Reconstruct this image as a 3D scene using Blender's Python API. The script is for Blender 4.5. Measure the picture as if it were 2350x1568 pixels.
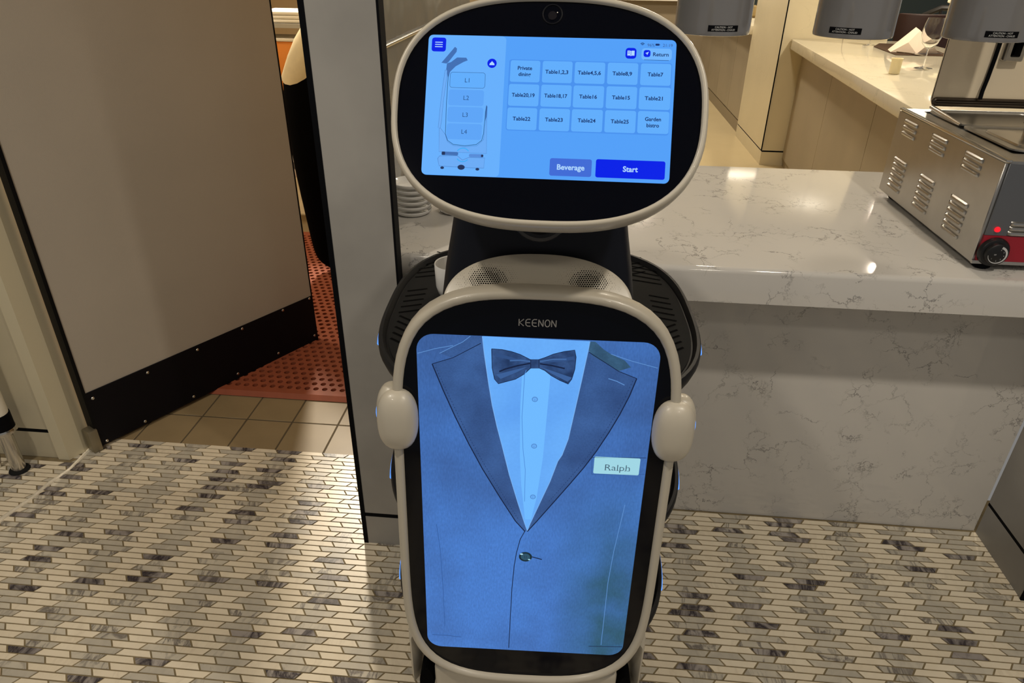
import bpy, bmesh, math, random
from mathutils import Matrix, Vector
random.seed(7)
R = math.radians
for o in list(bpy.data.objects): bpy.data.objects.remove(o, do_unlink=True)
SC = bpy.context.scene
COL = SC.collection

# ------------------------------------------------------------------ camera
CAM_H = 1.45
cam_d = bpy.data.cameras.new('camera'); cam = bpy.data.objects.new('camera', cam_d); COL.objects.link(cam)
cam_d.sensor_width = 36.0; cam_d.lens = 1602.0 / 2350.0 * 36.0; cam_d.clip_start = 0.02
def cam_matrix(pitch, yaw, roll):
    fw = Vector((-math.sin(yaw) * math.cos(pitch), math.cos(yaw) * math.cos(pitch), -math.sin(pitch)))
    r = Vector((math.cos(yaw), math.sin(yaw), 0)); dn = fw.cross(r)
    c, s = math.cos(roll), math.sin(roll)
    rr = c * r + s * dn; dd = -s * r + c * dn
    m = Matrix((rr, -dd, -fw)).transposed().to_4x4()
    m.translation = (0, 0, CAM_H)
    return m
cam.matrix_world = cam_matrix(R(29.22), R(4.90), R(-0.80))
SC.camera = cam
# ------------------------------------------------------------------ light and exposure
vs = SC.view_settings
vs.view_transform = 'Standard'; vs.look = 'None'; vs.gamma = 1.0; vs.use_curve_mapping = False; vs.exposure = 0.0
w = bpy.data.worlds.new('room_ambient'); SC.world = w; w.use_nodes = True
w.node_tree.nodes['Background'].inputs[0].default_value = (0.93, 0.90, 0.86, 1)
w.node_tree.nodes['Background'].inputs[1].default_value = 0.22
def lamp(name, kind, loc, power, col=(1, .86, .68), size=.12, target=None, angle=110, blend=.6):
    d = bpy.data.lights.new(name, kind); d.energy = power; d.color = col
    if kind == 'AREA': d.shape = 'DISK'; d.size = size
    if kind == 'SPOT': d.spot_size = R(angle); d.spot_blend = blend; d.shadow_soft_size = size
    if kind == 'POINT': d.shadow_soft_size = size
    o = bpy.data.objects.new(name, d); COL.objects.link(o); o.location = loc
    if target is not None:
        o.rotation_euler = (Vector(target) - Vector(loc)).to_track_quat('-Z', 'Y').to_euler()
    return o
WARM = (1, .88, .70); NEUT = (1, .91, .77)
lamp('kitchen_ceiling_light', 'AREA', (-1.56, 4.45, 2.62), 85, WARM, .22, (-1.0, 2.0, 0))
lamp('kitchen_ceiling_light', 'AREA', (-2.5, 3.2, 2.7), 25, WARM, .3)
for x, p in ((-1.15, 66), (1.05, 70)):
    lamp('serving_aisle_downlight', 'SPOT', (x, .30, 2.72), p, NEUT, .05, (x, .6, 0), 130, .7)
for x in (-.9, 0.9):
    lamp('front_aisle_fill', 'SPOT', (x, -.95, 2.72), 20, NEUT, .08, (x, -.2, 0), 130, .8)  # added fill lamps behind the camera, not known ceiling fittings
for x, y, p in ((.75, 3.4, 22), (.6, 6.2, 42), (1.0, 8.6, 40), (2.3, 4.6, 40), (3.0, 6.6, 30)):
    lamp('corridor_downlight', 'AREA', (x, y, 2.7), p, (1, .88, .70), .25)

# ------------------------------------------------------------------ helpers
def S(r, g, b):
    f = lambda c: (c / 255 / 12.92) if c / 255 <= .04045 else ((c / 255 + .055) / 1.055) ** 2.4
    return (f(r), f(g), f(b), 1)
def new_mat(name):
    m = bpy.data.materials.new(name); m.use_nodes = True
    return m, m.node_tree, m.node_tree.nodes['Principled BSDF']
def plain(name, col, rough=.5, metal=0.0, spec=.5, noise=0.0, nscale=8.0, bump=0.0, bscale=60.0, coat=0.0):
    m, nt, b = new_mat(name)
    b.inputs['Base Color'].default_value = col; b.inputs['Roughness'].default_value = rough
    b.inputs['Metallic'].default_value = metal; b.inputs['Specular IOR Level'].default_value = spec
    b.inputs['Coat Weight'].default_value = coat
    if noise:
        tc = nt.nodes.new('ShaderNodeTexCoord'); n = nt.nodes.new('ShaderNodeTexNoise'); n.inputs['Scale'].default_value = nscale
        n.inputs['Detail'].default_value = 4; nt.links.new(tc.outputs['Object'], n.inputs['Vector'])
        mx = nt.nodes.new('ShaderNodeMix'); mx.data_type = 'RGBA'
        mx.inputs[6].default_value = col; mx.inputs[7].default_value = tuple(c * (1 - noise) for c in col[:3]) + (1,)
        rp = nt.nodes.new('ShaderNodeValToRGB'); rp.color_ramp.elements[0].position = .4; rp.color_ramp.elements[1].position = .65
        nt.links.new(n.outputs[0], rp.inputs[0]); nt.links.new(rp.outputs[0], mx.inputs[0]); nt.links.new(mx.outputs[2], b.inputs['Base Color'])
    if bump:
        tc = nt.nodes.new('ShaderNodeTexCoord'); n = nt.nodes.new('ShaderNodeTexNoise'); n.inputs['Scale'].default_value = bscale
        nt.links.new(tc.outputs['Object'], n.inputs['Vector'])
        bp = nt.nodes.new('ShaderNodeBump'); bp.inputs['Strength'].default_value = bump; bp.inputs['Distance'].default_value = .002
        nt.links.new(n.outputs[0], bp.inputs['Height']); nt.links.new(bp.outputs[0], b.inputs['Normal'])
    return m
def emit(name, col, strength=1.0):
    m, nt, b = new_mat(name)
    b.inputs['Base Color'].default_value = (0, 0, 0, 1); b.inputs['Roughness'].default_value = .35; b.inputs['Specular IOR Level'].default_value = .06
    b.inputs['Emission Color'].default_value = col; b.inputs['Emission Strength'].default_value = strength
    return m
def marble(name, base, vein, rough=.15, vscale=4.0, fine=18.0, amount=.8, tint=None, pos='Position'):
    m, nt, b = new_mat(name); N = nt.nodes.new; L = nt.links.new
    b.inputs['Roughness'].default_value = rough
    g = N('ShaderNodeNewGeometry')
    n1 = N('ShaderNodeTexNoise'); n1.inputs['Scale'].default_value = 7; n1.inputs['Detail'].default_value = 6; n1.inputs['Roughness'].default_value = .7
    L(g.outputs['Position'], n1.inputs['Vector'])
    mv = N('ShaderNodeVectorMath'); mv.operation = 'MULTIPLY_ADD'; mv.inputs[1].default_value = (.16, .16, .16)
    L(n1.outputs['Color'], mv.inputs[0]); L(g.outputs['Position'], mv.inputs[2])
    out = None
    for sc, wd, msc, lo, hi, k in ((vscale, .014, 5.0, .50, .62, amount * .75), (fine, .040, 1.6, .52, .64, amount * .8)):
        v = N('ShaderNodeTexVoronoi'); v.feature = 'DISTANCE_TO_EDGE'; v.inputs['Scale'].default_value = sc; L(mv.outputs[0], v.inputs['Vector'])
        r = N('ShaderNodeMapRange'); r.inputs[1].default_value = 0; r.inputs[2].default_value = wd; r.inputs[3].default_value = 1; r.inputs[4].default_value = 0
        L(v.outputs['Distance'], r.inputs[0])
        n = N('ShaderNodeTexNoise'); n.inputs['Scale'].default_value = msc * sc / 4; n.inputs['Detail'].default_value = 5; L(g.outputs['Position'], n.inputs['Vector'])
        r2 = N('ShaderNodeMapRange'); r2.inputs[1].default_value = lo; r2.inputs[2].default_value = hi; L(n.outputs[0], r2.inputs[0])
        mu = N('ShaderNodeMath'); mu.operation = 'MULTIPLY'; L(r.outputs[0], mu.inputs[0]); L(r2.outputs[0], mu.inputs[1])
        mk = N('ShaderNodeMath'); mk.operation = 'MULTIPLY'; mk.inputs[1].default_value = k; L(mu.outputs[0], mk.inputs[0])
        if out is None: out = mk
        else:
            mm = N('ShaderNodeMath'); mm.operation = 'MAXIMUM'; L(out.outputs[0], mm.inputs[0]); L(mk.outputs[0], mm.inputs[1]); out = mm
    nb = N('ShaderNodeTexNoise'); nb.inputs['Scale'].default_value = 2.5; nb.inputs['Detail'].default_value = 3; L(g.outputs['Position'], nb.inputs['Vector'])
    mb = N('ShaderNodeMix'); mb.data_type = 'RGBA'; mb.inputs[6].default_value = base
    mb.inputs[7].default_value = tint or tuple(c * .86 for c in base[:3]) + (1,)
    L(nb.outputs[0], mb.inputs[0])
    mx = N('ShaderNodeMix'); mx.data_type = 'RGBA'; mx.inputs[7].default_value = vein
    L(mb.outputs[2], mx.inputs[6]); L(out.outputs[0], mx.inputs[0]); L(mx.outputs[2], b.inputs['Base Color'])
    return m

def mesh_obj(name, verts, faces, mat, parent=None, smooth=False, fixn=True, matrix=None):
    me = bpy.data.meshes.new(name); me.from_pydata([tuple(v) for v in verts], [], [tuple(f) for f in faces])
    if fixn:
        bm = bmesh.new(); bm.from_mesh(me); bmesh.ops.recalc_face_normals(bm, faces=bm.faces); bm.to_mesh(me); bm.free()
    return link(name, me, mat, parent, smooth, matrix)
def link(name, me, mat, parent=None, smooth=False, matrix=None):
    me.name = name
    o = bpy.data.objects.new(name, me); COL.objects.link(o)
    if mat is not None and not me.materials:
        me.materials.append(mat)
    if smooth:
        me.polygons.foreach_set('use_smooth', [True] * len(me.polygons))
        if smooth != 'all':
            try: me.set_sharp_from_angle(angle=R(38))
            except Exception: pass
    if parent is not None: o.parent = parent
    if matrix is not None: o.matrix_local = matrix
    return o
def tag(o, label=None, cat=None, group=None, kind=None):
    for k, v in (('label', label), ('category', cat), ('group', group), ('kind', kind)):
        if v: o[k] = v
    return o
def thing(name, loc=(0, 0, 0), rz=0.0):
    o = bpy.data.objects.new(name, None); COL.objects.link(o); o.empty_display_size = .05
    o.location = loc; o.rotation_euler = (0, 0, rz)
    return o
class MB:
    def __init__(s): s.v = []; s.f = []
    def add(s, v, f):
        k = len(s.v); s.v += [tuple(p) for p in v]; s.f += [tuple(i + k for i in q) for q in f]; return s
    def box(s, x0, x1, y0, y1, z0, z1):
        return s.add([(x0, y0, z0), (x1, y0, z0), (x1, y1, z0), (x0, y1, z0), (x0, y0, z1), (x1, y0, z1), (x1, y1, z1), (x0, y1, z1)],
                     [(0, 3, 2, 1), (4, 5, 6, 7), (0, 1, 5, 4), (1, 2, 6, 5), (2, 3, 7, 6), (3, 0, 4, 7)])
    def loft(s, rings, cap0=True, cap1=True, closed=False):
        n = len(rings[0]); v = [p for r in rings for p in r]; f = []
        m = len(rings)
        for i in range(m if closed else m - 1):
            a = i * n; b = ((i + 1) % m) * n
            for j in range(n): f.append((a + j, a + (j + 1) % n, b + (j + 1) % n, b + j))
        if not closed:
            if cap0: f.append(tuple(range(n - 1, -1, -1)))
            if cap1: f.append(tuple((m - 1) * n + j for j in range(n)))
        return s.add(v, f)
    def lathe(s, prof, seg=24, c=(0, 0, 0)):
        rings = [[(c[0] + r * math.cos(2 * math.pi * i / seg), c[1] + r * math.sin(2 * math.pi * i / seg), c[2] + z) for i in range(seg)] for r, z in prof]
        return s.loft(rings)
    def tube(s, pts, rad, seg=8, closed=False):
        pts = [Vector(p) for p in pts]; rings = []; n = len(pts); prev = None
        for i, p in enumerate(pts):
            if closed: t = pts[(i + 1) % n] - pts[i - 1]
            else: t = pts[min(i + 1, n - 1)] - pts[max(i - 1, 0)]
            t.normalize()
            if prev is None: a = t.cross(Vector((0, 0, 1)) if abs(t.z) < .9 else Vector((1, 0, 0))).normalized()
            else: a = (prev - t * prev.dot(t)).normalized()
            prev = a; b = t.cross(a); r = rad[i] if isinstance(rad, (list, tuple)) else rad
            rings.append([p + a * r * math.cos(2 * math.pi * k / seg) + b * r * math.sin(2 * math.pi * k / seg) for k in range(seg)])
        return s.loft(rings, closed=closed)
    def build(s, name, mat, parent=None, smooth=False, bevel=0, bseg=2, matrix=None, fixn=True):
        me = bpy.data.meshes.new(name); me.from_pydata(s.v, [], s.f)
        bm = bmesh.new(); bm.from_mesh(me)
        if fixn: bmesh.ops.recalc_face_normals(bm, faces=bm.faces)
        if bevel:
            ed = [e for e in bm.edges if len(e.link_faces) == 2 and e.calc_face_angle(0) > R(40)]
            bmesh.ops.bevel(bm, geom=ed, offset=bevel, segments=bseg, affect='EDGES', profile=.5, clamp_overlap=True)
        bm.to_mesh(me); bm.free()
        return link(name, me, mat, parent, smooth or bool(bevel), matrix)
def box(name, x0, x1, y0, y1, z0, z1, mat, parent=None, bevel=0, bseg=2, matrix=None):
    return MB().box(x0, x1, y0, y1, z0, z1).build(name, mat, parent, bevel=bevel, bseg=bseg, matrix=matrix)
def super_outline(a, b, nx, nz, n=96, cz=0.0, cx=0.0):
    raw = []
    for i in range(n * 8):
        t = 2 * math.pi * i / (n * 8); c, s = math.cos(t), math.sin(t)
        raw.append(Vector((math.copysign(abs(c) ** (2 / nx), c) * a + cx, math.copysign(abs(s) ** (2 / nz), s) * b + cz)))
    L = [0]
    for i in range(len(raw)): L.append(L[-1] + (raw[(i + 1) % len(raw)] - raw[i]).length)
    tot = L[-1]; out = []; k = 0
    for i in range(n):
        d = tot * i / n
        while L[k + 1] < d: k += 1
        f = (d - L[k]) / max(L[k + 1] - L[k], 1e-9)
        p = raw[k].lerp(raw[(k + 1) % len(raw)], f); out.append((p.x, p.y))
    return out
def rrect(x0, z0, x1, z1, r, n=5):
    pts = []
    for cx, cz, a0 in ((x1 - r, z1 - r, 0), (x0 + r, z1 - r, 90), (x0 + r, z0 + r, 180), (x1 - r, z0 + r, 270)):
        for i in range(n + 1):
            a = R(a0 + 90 * i / n); pts.append((cx + r * math.cos(a), cz + r * math.sin(a)))
    return pts
def ellipse(cx, cz, rx, rz, n=20): return [(cx + rx * math.cos(2 * math.pi * i / n), cz + rz * math.sin(2 * math.pi * i / n)) for i in range(n)]
def plate(name, pts, y0, y1, mat, parent=None, matrix=None, smooth=False, bevel=0):
    """outline in x,z extruded from depth y0 (front) to y1 (back)"""
    return MB().loft([[(x, y0, z) for x, z in pts], [(x, y1, z) for x, z in pts]]).build(name, mat, parent, smooth=smooth, matrix=matrix, bevel=bevel)
def flat(name, pts, y, mat, parent):
    return mesh_obj(name, [(x, y, z) for x, z in pts], [tuple(range(len(pts)))], mat, parent, fixn=False)
def ribbon_pts(path, wd):
    p = [Vector(q) for q in path]; L = []; Rr = []
    for i in range(len(p)):
        t = p[min(i + 1, len(p) - 1)] - p[max(i - 1, 0)]; t.normalize(); n = Vector((-t.y, t.x)) * wd / 2
        L.append(tuple(p[i] + n)); Rr.append(tuple(p[i] - n))
    return L, Rr
def ribbon(name, path, wd, y, mat, parent):
    L, Rr = ribbon_pts(path, wd); n = len(L)
    v = [(x, y, z) for x, z in L] + [(x, y, z) for x, z in Rr]
    return mesh_obj(name, v, [(i, i + 1, n + i + 1, n + i) for i in range(n - 1)], mat, parent, fixn=False)
def sweep(outline, section, matrix=None, name='rim', mat=None, parent=None):
    """closed outline (x,z), section of (outward, y) closed"""
    n = len(outline); rings = []
    for i in range(n):
        p = Vector(outline[i]); t = Vector(outline[(i + 1) % n]) - Vector(outline[i - 1]); t.normalize(); nn = Vector((t.y, -t.x))
        rings.append([(p.x + nn.x * o, y, p.y + nn.y * o) for o, y in section])
    return MB().loft(rings, closed=True).build(name, mat, parent, smooth='all', matrix=matrix)
def text_mesh(s, size, align='CENTER', bold=0.0, xs=1.0):
    c = bpy.data.curves.new('t', 'FONT'); c.body = s; c.size = size; c.align_x = align; c.offset = bold; c.resolution_u = 3
    o = bpy.data.objects.new('t', c); COL.objects.link(o)
    dg = bpy.context.evaluated_depsgraph_get(); me = bpy.data.meshes.new_from_object(o.evaluated_get(dg))
    bpy.data.objects.remove(o, do_unlink=True)
    for v in me.vertices: v.co.x *= xs
    return me
def text(name, s, size, x, z, y, mat, parent, align='CENTER', bold=0.0, xs=1.0, width=None, rot=0.0, matrix=None):
    me = text_mesh(s, size, align, bold, xs); me.materials.clear()
    if width:
        xsn = [v.co.x for v in me.vertices]; k = width / (max(xsn) - min(xsn))
        for v in me.vertices: v.co.x *= k
    cr, sr = math.cos(rot), math.sin(rot)
    for v in me.vertices:
        a, b = v.co.x, v.co.y
        v.co = (x + a * cr - b * sr, y, z + a * sr + b * cr)
    return link(name, me, mat, parent, matrix=matrix)
def copy_tree(o, parent=None):
    c = o.copy(); COL.objects.link(c); c.parent = parent
    for ch in o.children: copy_tree(ch, c)
    return c

# flat artwork shown on the robot's two screens, in metres on the screen planes
SHIRT = [[-0.0743, 0.2901], [-0.0716, 0.2649], [-0.0654, 0.2203], [-0.06, 0.1857], [-0.0526, 0.1501], [-0.0452, 0.1197], [-0.0335, 0.0691], [-0.0196, 0.0189], [-0.0084, -0.019], [-0.0039, -0.033], [0.0002, -0.0185], [0.0131, 0.0208], [0.026, 0.0596], [0.0357, 0.0967], [0.0412, 0.1075], [0.0484, 0.135], [0.0554, 0.1875], [0.061, 0.2301], [0.0663, 0.273], [0.068, 0.2889]]
LAPEL_L = [[-0.0761, 0.2799], [-0.1136, 0.2567], [-0.1422, 0.2459], [-0.1279, 0.2057], [-0.1114, 0.1632], [-0.0925, 0.1192], [-0.0731, 0.0778], [-0.0471, 0.0285], [-0.0223, -0.0157], [-0.0072, -0.0349], [-0.0039, -0.033], [-0.0084, -0.019], [-0.0196, 0.0189], [-0.0335, 0.0691], [-0.0452, 0.1197], [-0.0526, 0.1501], [-0.06, 0.1857], [-0.0654, 0.2203], [-0.0716, 0.2649]]
LAPEL_R = [[0.0679, 0.2731], [0.0867, 0.2611], [0.1092, 0.2466], [0.1348, 0.2365], [0.1275, 0.2086], [0.117, 0.1788], [0.1043, 0.1481], [0.0895, 0.1165], [0.0741, 0.0881], [0.0548, 0.0567], [0.0298, 0.0173], [0.0092, -0.015], [-0.0039, -0.0347], [-0.0039, -0.033], [0.0002, -0.0185], [0.0131, 0.0208], [0.026, 0.0596], [0.0357, 0.0967], [0.0412, 0.1075], [0.0484, 0.135], [0.0554, 0.1875], [0.061, 0.2301], [0.0663, 0.273]]
COLLAR_L = [[-0.0761, 0.2799], [-0.0744, 0.2899], [-0.09, 0.2899], [-0.1005, 0.2807], [-0.1164, 0.2716], [-0.1318, 0.2624], [-0.1154, 0.2566]]
COLLAR_R = [[0.0748, 0.2887], [0.0869, 0.2776], [0.0972, 0.271], [0.1159, 0.2627], [0.125, 0.2528], [0.11, 0.2467], [0.0937, 0.2559], [0.0731, 0.2679], [0.0674, 0.2748], [0.0685, 0.2886]]
BOW_L = [[-0.0618, 0.2722], [-0.048, 0.2718], [-0.0348, 0.2693], [-0.0233, 0.2655], [-0.0091, 0.2583], [-0.0086, 0.2457], [-0.0173, 0.236], [-0.0288, 0.2277], [-0.052, 0.2195], [-0.0573, 0.2264], [-0.0607, 0.2433]]
BOW_R = [[0.002, 0.2591], [0.0098, 0.2624], [0.0209, 0.2681], [0.0351, 0.2727], [0.0489, 0.2754], [0.0513, 0.265], [0.0507, 0.2465], [0.0475, 0.2314], [0.0432, 0.2236], [0.0311, 0.2289], [0.0193, 0.2357], [0.0106, 0.2428], [0.0025, 0.2463]]
KNOT = [[-0.0103, 0.2589], [0.0032, 0.2595], [0.0037, 0.2457], [-0.0098, 0.245]]
FOLDS = [[[-0.0095, 0.253], [-0.0252, 0.2489], [-0.0427, 0.2428], [-0.0509, 0.2384]], [[0.0034, 0.2529], [0.0188, 0.251], [0.0372, 0.2472]], [[-0.0096, 0.2556], [-0.0225, 0.257], [-0.0371, 0.2556]], [[0.0033, 0.2562], [0.0212, 0.2603], [0.0387, 0.2611]]]
LINES = {"lapel_edge_l": [[-0.1422, 0.2459], [-0.1279, 0.2057], [-0.1114, 0.1632], [-0.0925, 0.1192], [-0.0731, 0.0778], [-0.0471, 0.0285], [-0.0223, -0.0157], [-0.0072, -0.0349]], "lapel_edge_r": [[0.1348, 0.2365], [0.1275, 0.2086], [0.117, 0.1788], [0.1043, 0.1481], [0.0895, 0.1165], [0.0741, 0.0881], [0.0548, 0.0567], [0.0298, 0.0173], [0.0092, -0.015], [-0.0039, -0.0347]], "front": [[-0.0072, -0.0332], [-0.0142, -0.0506], [-0.0193, -0.0789], [-0.022, -0.1053], [-0.0243, -0.1509], [-0.0254, -0.2096], [-0.0264, -0.2843]], "dart_l": [[-0.1424, -0.0288], [-0.1374, -0.08], [-0.1347, -0.1583], [-0.1333, -0.2417]], "dart_r": [[0.1387, 0.0245], [0.1298, -0.0674], [0.1264, -0.1294], [0.1264, -0.1989], [0.1263, -0.2665]], "pocket_l": [[-0.1548, -0.2623], [-0.1307, -0.2625], [-0.106, -0.2648]], "pocket_r": [[0.1061, -0.2704], [0.1615, -0.2677]], "hole": [[0.0052, -0.084], [0.0207, -0.0883]], "seam_l": [[-0.1616, 0.2611], [-0.1369, 0.2694], [-0.1134, 0.275]], "seam_r": [[0.0972, 0.2716], [0.1258, 0.2625], [0.1609, 0.2537]], "placket": [[-0.0144, 0.2428], [-0.0165, 0.236], [-0.018, 0.1683], [-0.0152, 0.1168], [-0.0106, 0.0793], [-0.0097, 0.0219]], "welt": [[0.0968, 0.2347], [0.1082, 0.2312], [0.1194, 0.2257]], "tag_t": [[0.0839, 0.1057], [0.1612, 0.1092]], "tag_b": [[0.086, 0.0762], [0.1624, 0.0805]], "tag_s": [[0.0839, 0.1057], [0.086, 0.0762]]}
STITCH_L = [[-0.1376, 0.241], [-0.1239, 0.2071], [-0.1073, 0.1659], [-0.0883, 0.1226], [-0.0687, 0.0822], [-0.043, 0.0336], [-0.0178, -0.0129]]
STITCH_R = [[0.1298, 0.2329], [0.1227, 0.2089], [0.1122, 0.1799], [0.0996, 0.15], [0.0847, 0.1192], [0.0692, 0.0913], [0.0497, 0.0602], [0.0253, 0.0223]]
BUTTONS = [[-0.0012, 0.1974], [0.0007, 0.1206], [0.0023, 0.031]]
JBUTTON = [-0.005, -0.0846]
TAG = [[0.0856, 0.1047], [0.1533, 0.1076], [0.1554, 0.0816], [0.0878, 0.0783]]
TAGTXT = [[0.1039, 0.0849], [0.1397, 0.0868], [0.1198, 0.1002]]
LOGO = [[-0.0263, 0.3075], [0.0246, 0.3085]]
DIV = [[-0.0509, 0.0807], [-0.0516, -0.0808]]
MENU = [-0.1374, 0.0616, -0.1208, 0.0778]
BOOK = [0.085, 0.0588, 0.0972, 0.0711]
RET = [0.103, 0.0578, 0.1368, 0.071]
ARROW = [0.1053, 0.0611, 0.1129, 0.069]
RETTXT = [[0.1155, 0.062], [0.1329, 0.0621]]
STAT = {"wifi": [0.1035, 0.0738], "pct": [[0.1089, 0.0731], [0.117, 0.073]], "bat": [0.118, 0.0743, 0.1228, 0.0765], "time": [[0.1262, 0.0731], [0.1371, 0.073]]}
BELL = [-0.0663, 0.0495]
GRID = [[-0.0448, 0.0289, -0.0108, 0.0537], [-0.008, 0.029, 0.026, 0.0538], [0.0288, 0.0291, 0.063, 0.0536], [0.0659, 0.0292, 0.1001, 0.0538], [0.1031, 0.0291, 0.137, 0.0538], [-0.0453, 0.0014, -0.0106, 0.0264], [-0.0082, 0.0015, 0.0264, 0.0266], [0.0286, 0.0016, 0.0632, 0.0267], [0.0659, 0.0016, 0.1003, 0.0268], [0.1028, 0.0017, 0.1378, 0.027], [-0.0455, -0.026, -0.0114, -0.0007], [-0.0086, -0.026, 0.026, -0.0006], [0.0282, -0.0258, 0.0632, -0.0004], [0.0658, -0.0256, 0.1005, -0.0004], [0.1027, -0.0254, 0.1376, -0.0002]]
BEV = [0.0062, -0.0771, 0.0538, -0.0571]
START = [0.0584, -0.0772, 0.1362, -0.0564]
LS = [[-0.1138, 0.0203, -0.0732, 0.0381], [-0.1145, -0.0002, -0.0736, 0.0181], [-0.1145, -0.0194, -0.0735, -0.0018], [-0.1146, -0.0392, -0.0738, -0.0211]]
RHEAD = [[-0.1251, 0.0487], [-0.1239, 0.0501], [-0.1102, 0.0675], [-0.1078, 0.0655], [-0.1081, 0.0618], [-0.1169, 0.0496], [-0.1193, 0.0479]]
RARM = [[-0.1185, 0.0482], [-0.1139, 0.0497], [-0.1071, 0.0552], [-0.0964, 0.0552], [-0.0946, 0.0522], [-0.0995, 0.0501], [-0.1083, 0.0449], [-0.1144, 0.0384], [-0.1163, 0.0308], [-0.119, 0.0416]]
RPANEL = [[-0.1201, 0.0405], [-0.1178, 0.0399], [-0.1177, 0.0316], [-0.1202, 0.0048], [-0.1211, -0.0203], [-0.1221, -0.027], [-0.1245, -0.0267], [-0.1236, -0.0036], [-0.1217, 0.0248]]
RU = [[-0.1162, 0.035], [-0.1165, 0.005], [-0.1158, -0.0335], [-0.1128, -0.041], [-0.1059, -0.0454], [-0.0926, -0.0465], [-0.0793, -0.0447], [-0.0733, -0.0397], [-0.0716, -0.0321], [-0.0708, -0.0137], [-0.0701, -0.0003]]
RPOST = [[-0.0711, -0.0187], [-0.0711, -0.007], [-0.0702, 0.0014], [-0.0688, -0.0006], [-0.0687, -0.0103]]
RBODY = [[-0.1234, -0.027], [-0.1218, -0.027], [-0.1158, -0.0343], [-0.1127, -0.0426], [-0.1059, -0.0466], [-0.0925, -0.0478], [-0.0784, -0.046], [-0.0713, -0.0388], [-0.069, -0.0103], [-0.0669, -0.0545], [-0.1222, -0.0542]]
RSLOT1 = [-0.1188, -0.058, -0.0996, -0.054]
RSLOT2 = [-0.087, -0.0593, -0.0704, -0.0556]
RBASE = [[-0.1232, -0.0623], [-0.1212, -0.0592], [-0.1004, -0.0582], [-0.0943, -0.063], [-0.087, -0.0597], [-0.0687, -0.0598], [-0.0691, -0.0714], [-0.0898, -0.0716], [-0.0949, -0.0689], [-0.1006, -0.0713], [-0.121, -0.0707]]
RCIRC = [-0.0942, -0.0571]
RWH = [[-0.1173, -0.0727], [-0.0764, -0.073], [-0.0953, -0.0714]]

# ------------------------------------------------------------------ materials
M = {}
M['quartz'] = marble('white_quartz', S(208, 204, 198), S(86, 83, 84), .07, 6.0, 20.0, .95)
M['bar_marble'] = marble('cream_marble', S(232, 222, 196), S(150, 146, 120), .08, 4.0, 16.0, .5)
M['pillar_marble'] = marble('pillar_marble', S(226, 214, 182), S(190, 178, 146), .25, 3.0, 9.0, .25)
M['panel_grey'] = plain('grey_wall_laminate', S(160, 157, 152), .45, noise=.20, nscale=3.5)
M['black'] = plain('black_trim', S(8, 9, 13), .7, spec=.08)
M['gloss_black'] = plain('black_glass', S(2, 4, 13), .08, spec=.18)
M['door'] = plain('beige_door_laminate', S(180, 171, 158), .6, noise=.05, nscale=3, bump=.1, bscale=400)
M['door_edge'] = plain('black_door_edge', S(10, 10, 12), .5, spec=.15)
M['kick'] = plain('black_kick_plate', S(13, 11, 16), .55, spec=.15)
M['cream_wall'] = plain('cream_wall', S(196, 186, 160), .55, noise=.06, nscale=3)
M['cream_trim'] = plain('cream_door_casing', S(206, 196, 168), .5)
M['brass'] = plain('worn_steel_pivot', S(150, 142, 122), .45, .8)
M['steel'] = plain('brushed_steel', S(190, 188, 184), .30, 1.0, noise=.10, nscale=12)
M['steel_dark'] = plain('grey_steel_front', S(120, 122, 126), .38, .75)
M['chrome'] = plain('chrome', S(205, 202, 196), .2, 1.0)
M['kitchen_tile'] = plain('tan_quarry_tile', S(156, 136, 102), .42, noise=.08, nscale=9)
M['kitchen_grout'] = plain('dark_grout', S(92, 80, 60), .8)
M['corridor'] = marble('beige_stone_floor', S(206, 188, 148), S(186, 166, 126), .18, 2.0, 6.0, .25)
M['bar_panel'] = plain('taupe_bar_panel', S(166, 153, 130), .42, noise=.12, nscale=2.2)
M['red_mat'] = plain('terracotta_rubber', S(160, 84, 56), .6, noise=.12, nscale=20)
M['ceiling'] = plain('white_ceiling', S(214, 208, 196), .8)
M['white_line'] = plain('white_sealant', S(236, 226, 206), .6, noise=.2, nscale=40)
M['kitchen_wall'] = plain('brown_kitchen_wall', S(150, 128, 92), .6)
M['taupe'] = plain('taupe_wall', S(150, 136, 112), .5)
M['robot_white'] = plain('warm_white_plastic', S(184, 176, 160), .36, coat=.15)
M['robot_dark'] = plain('midnight_plastic', S(7, 10, 21), .42, spec=.25)
M['rubber'] = plain('charcoal_rubber', S(31, 31, 31), .8, spec=.12)
M['tray'] = plain('charcoal_tray', S(26, 26, 28), .5, spec=.2)
M['groove'] = plain('black_groove', S(6, 6, 7), .9, spec=.05)
M['ceramic'] = plain('white_ceramic', S(226, 224, 220), .12)
M['led'] = emit('blue_led', S(96, 160, 255), 1.1)
M['red'] = plain('red_panel', S(150, 22, 40), .45)
M['red_led'] = emit('red_indicator', S(255, 30, 40), 1.6)
M['lamp_grey'] = plain('grey_enamel', S(124, 123, 124), .13, spec=.6, coat=.4)
M['label_white'] = plain('label_print', S(190, 190, 190), .6)
M['bulb'] = emit('warm_bulb', S(255, 190, 110), 2.0)
M['leather'] = plain('brown_leather', S(58, 38, 34), .45, spec=.3, noise=.15, nscale=6)
M['linen'] = plain('cream_linen', S(238, 218, 196), .85, bump=.2, bscale=300)
M['wax'] = plain('ivory_candle', S(246, 232, 188), .4)
M['brown_mat'] = plain('brown_placemat', S(70, 54, 42), .9, spec=.05, bump=.3, bscale=200)
M['dark_wood'] = plain('dark_wood', S(44, 42, 42), .35)
M['dark_wall'] = plain('dark_teal_wall', S(50, 62, 62), .5)
M['shirt_cloth'] = plain('cream_cotton', S(226, 210, 170), .85, noise=.1, nscale=14)
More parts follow.
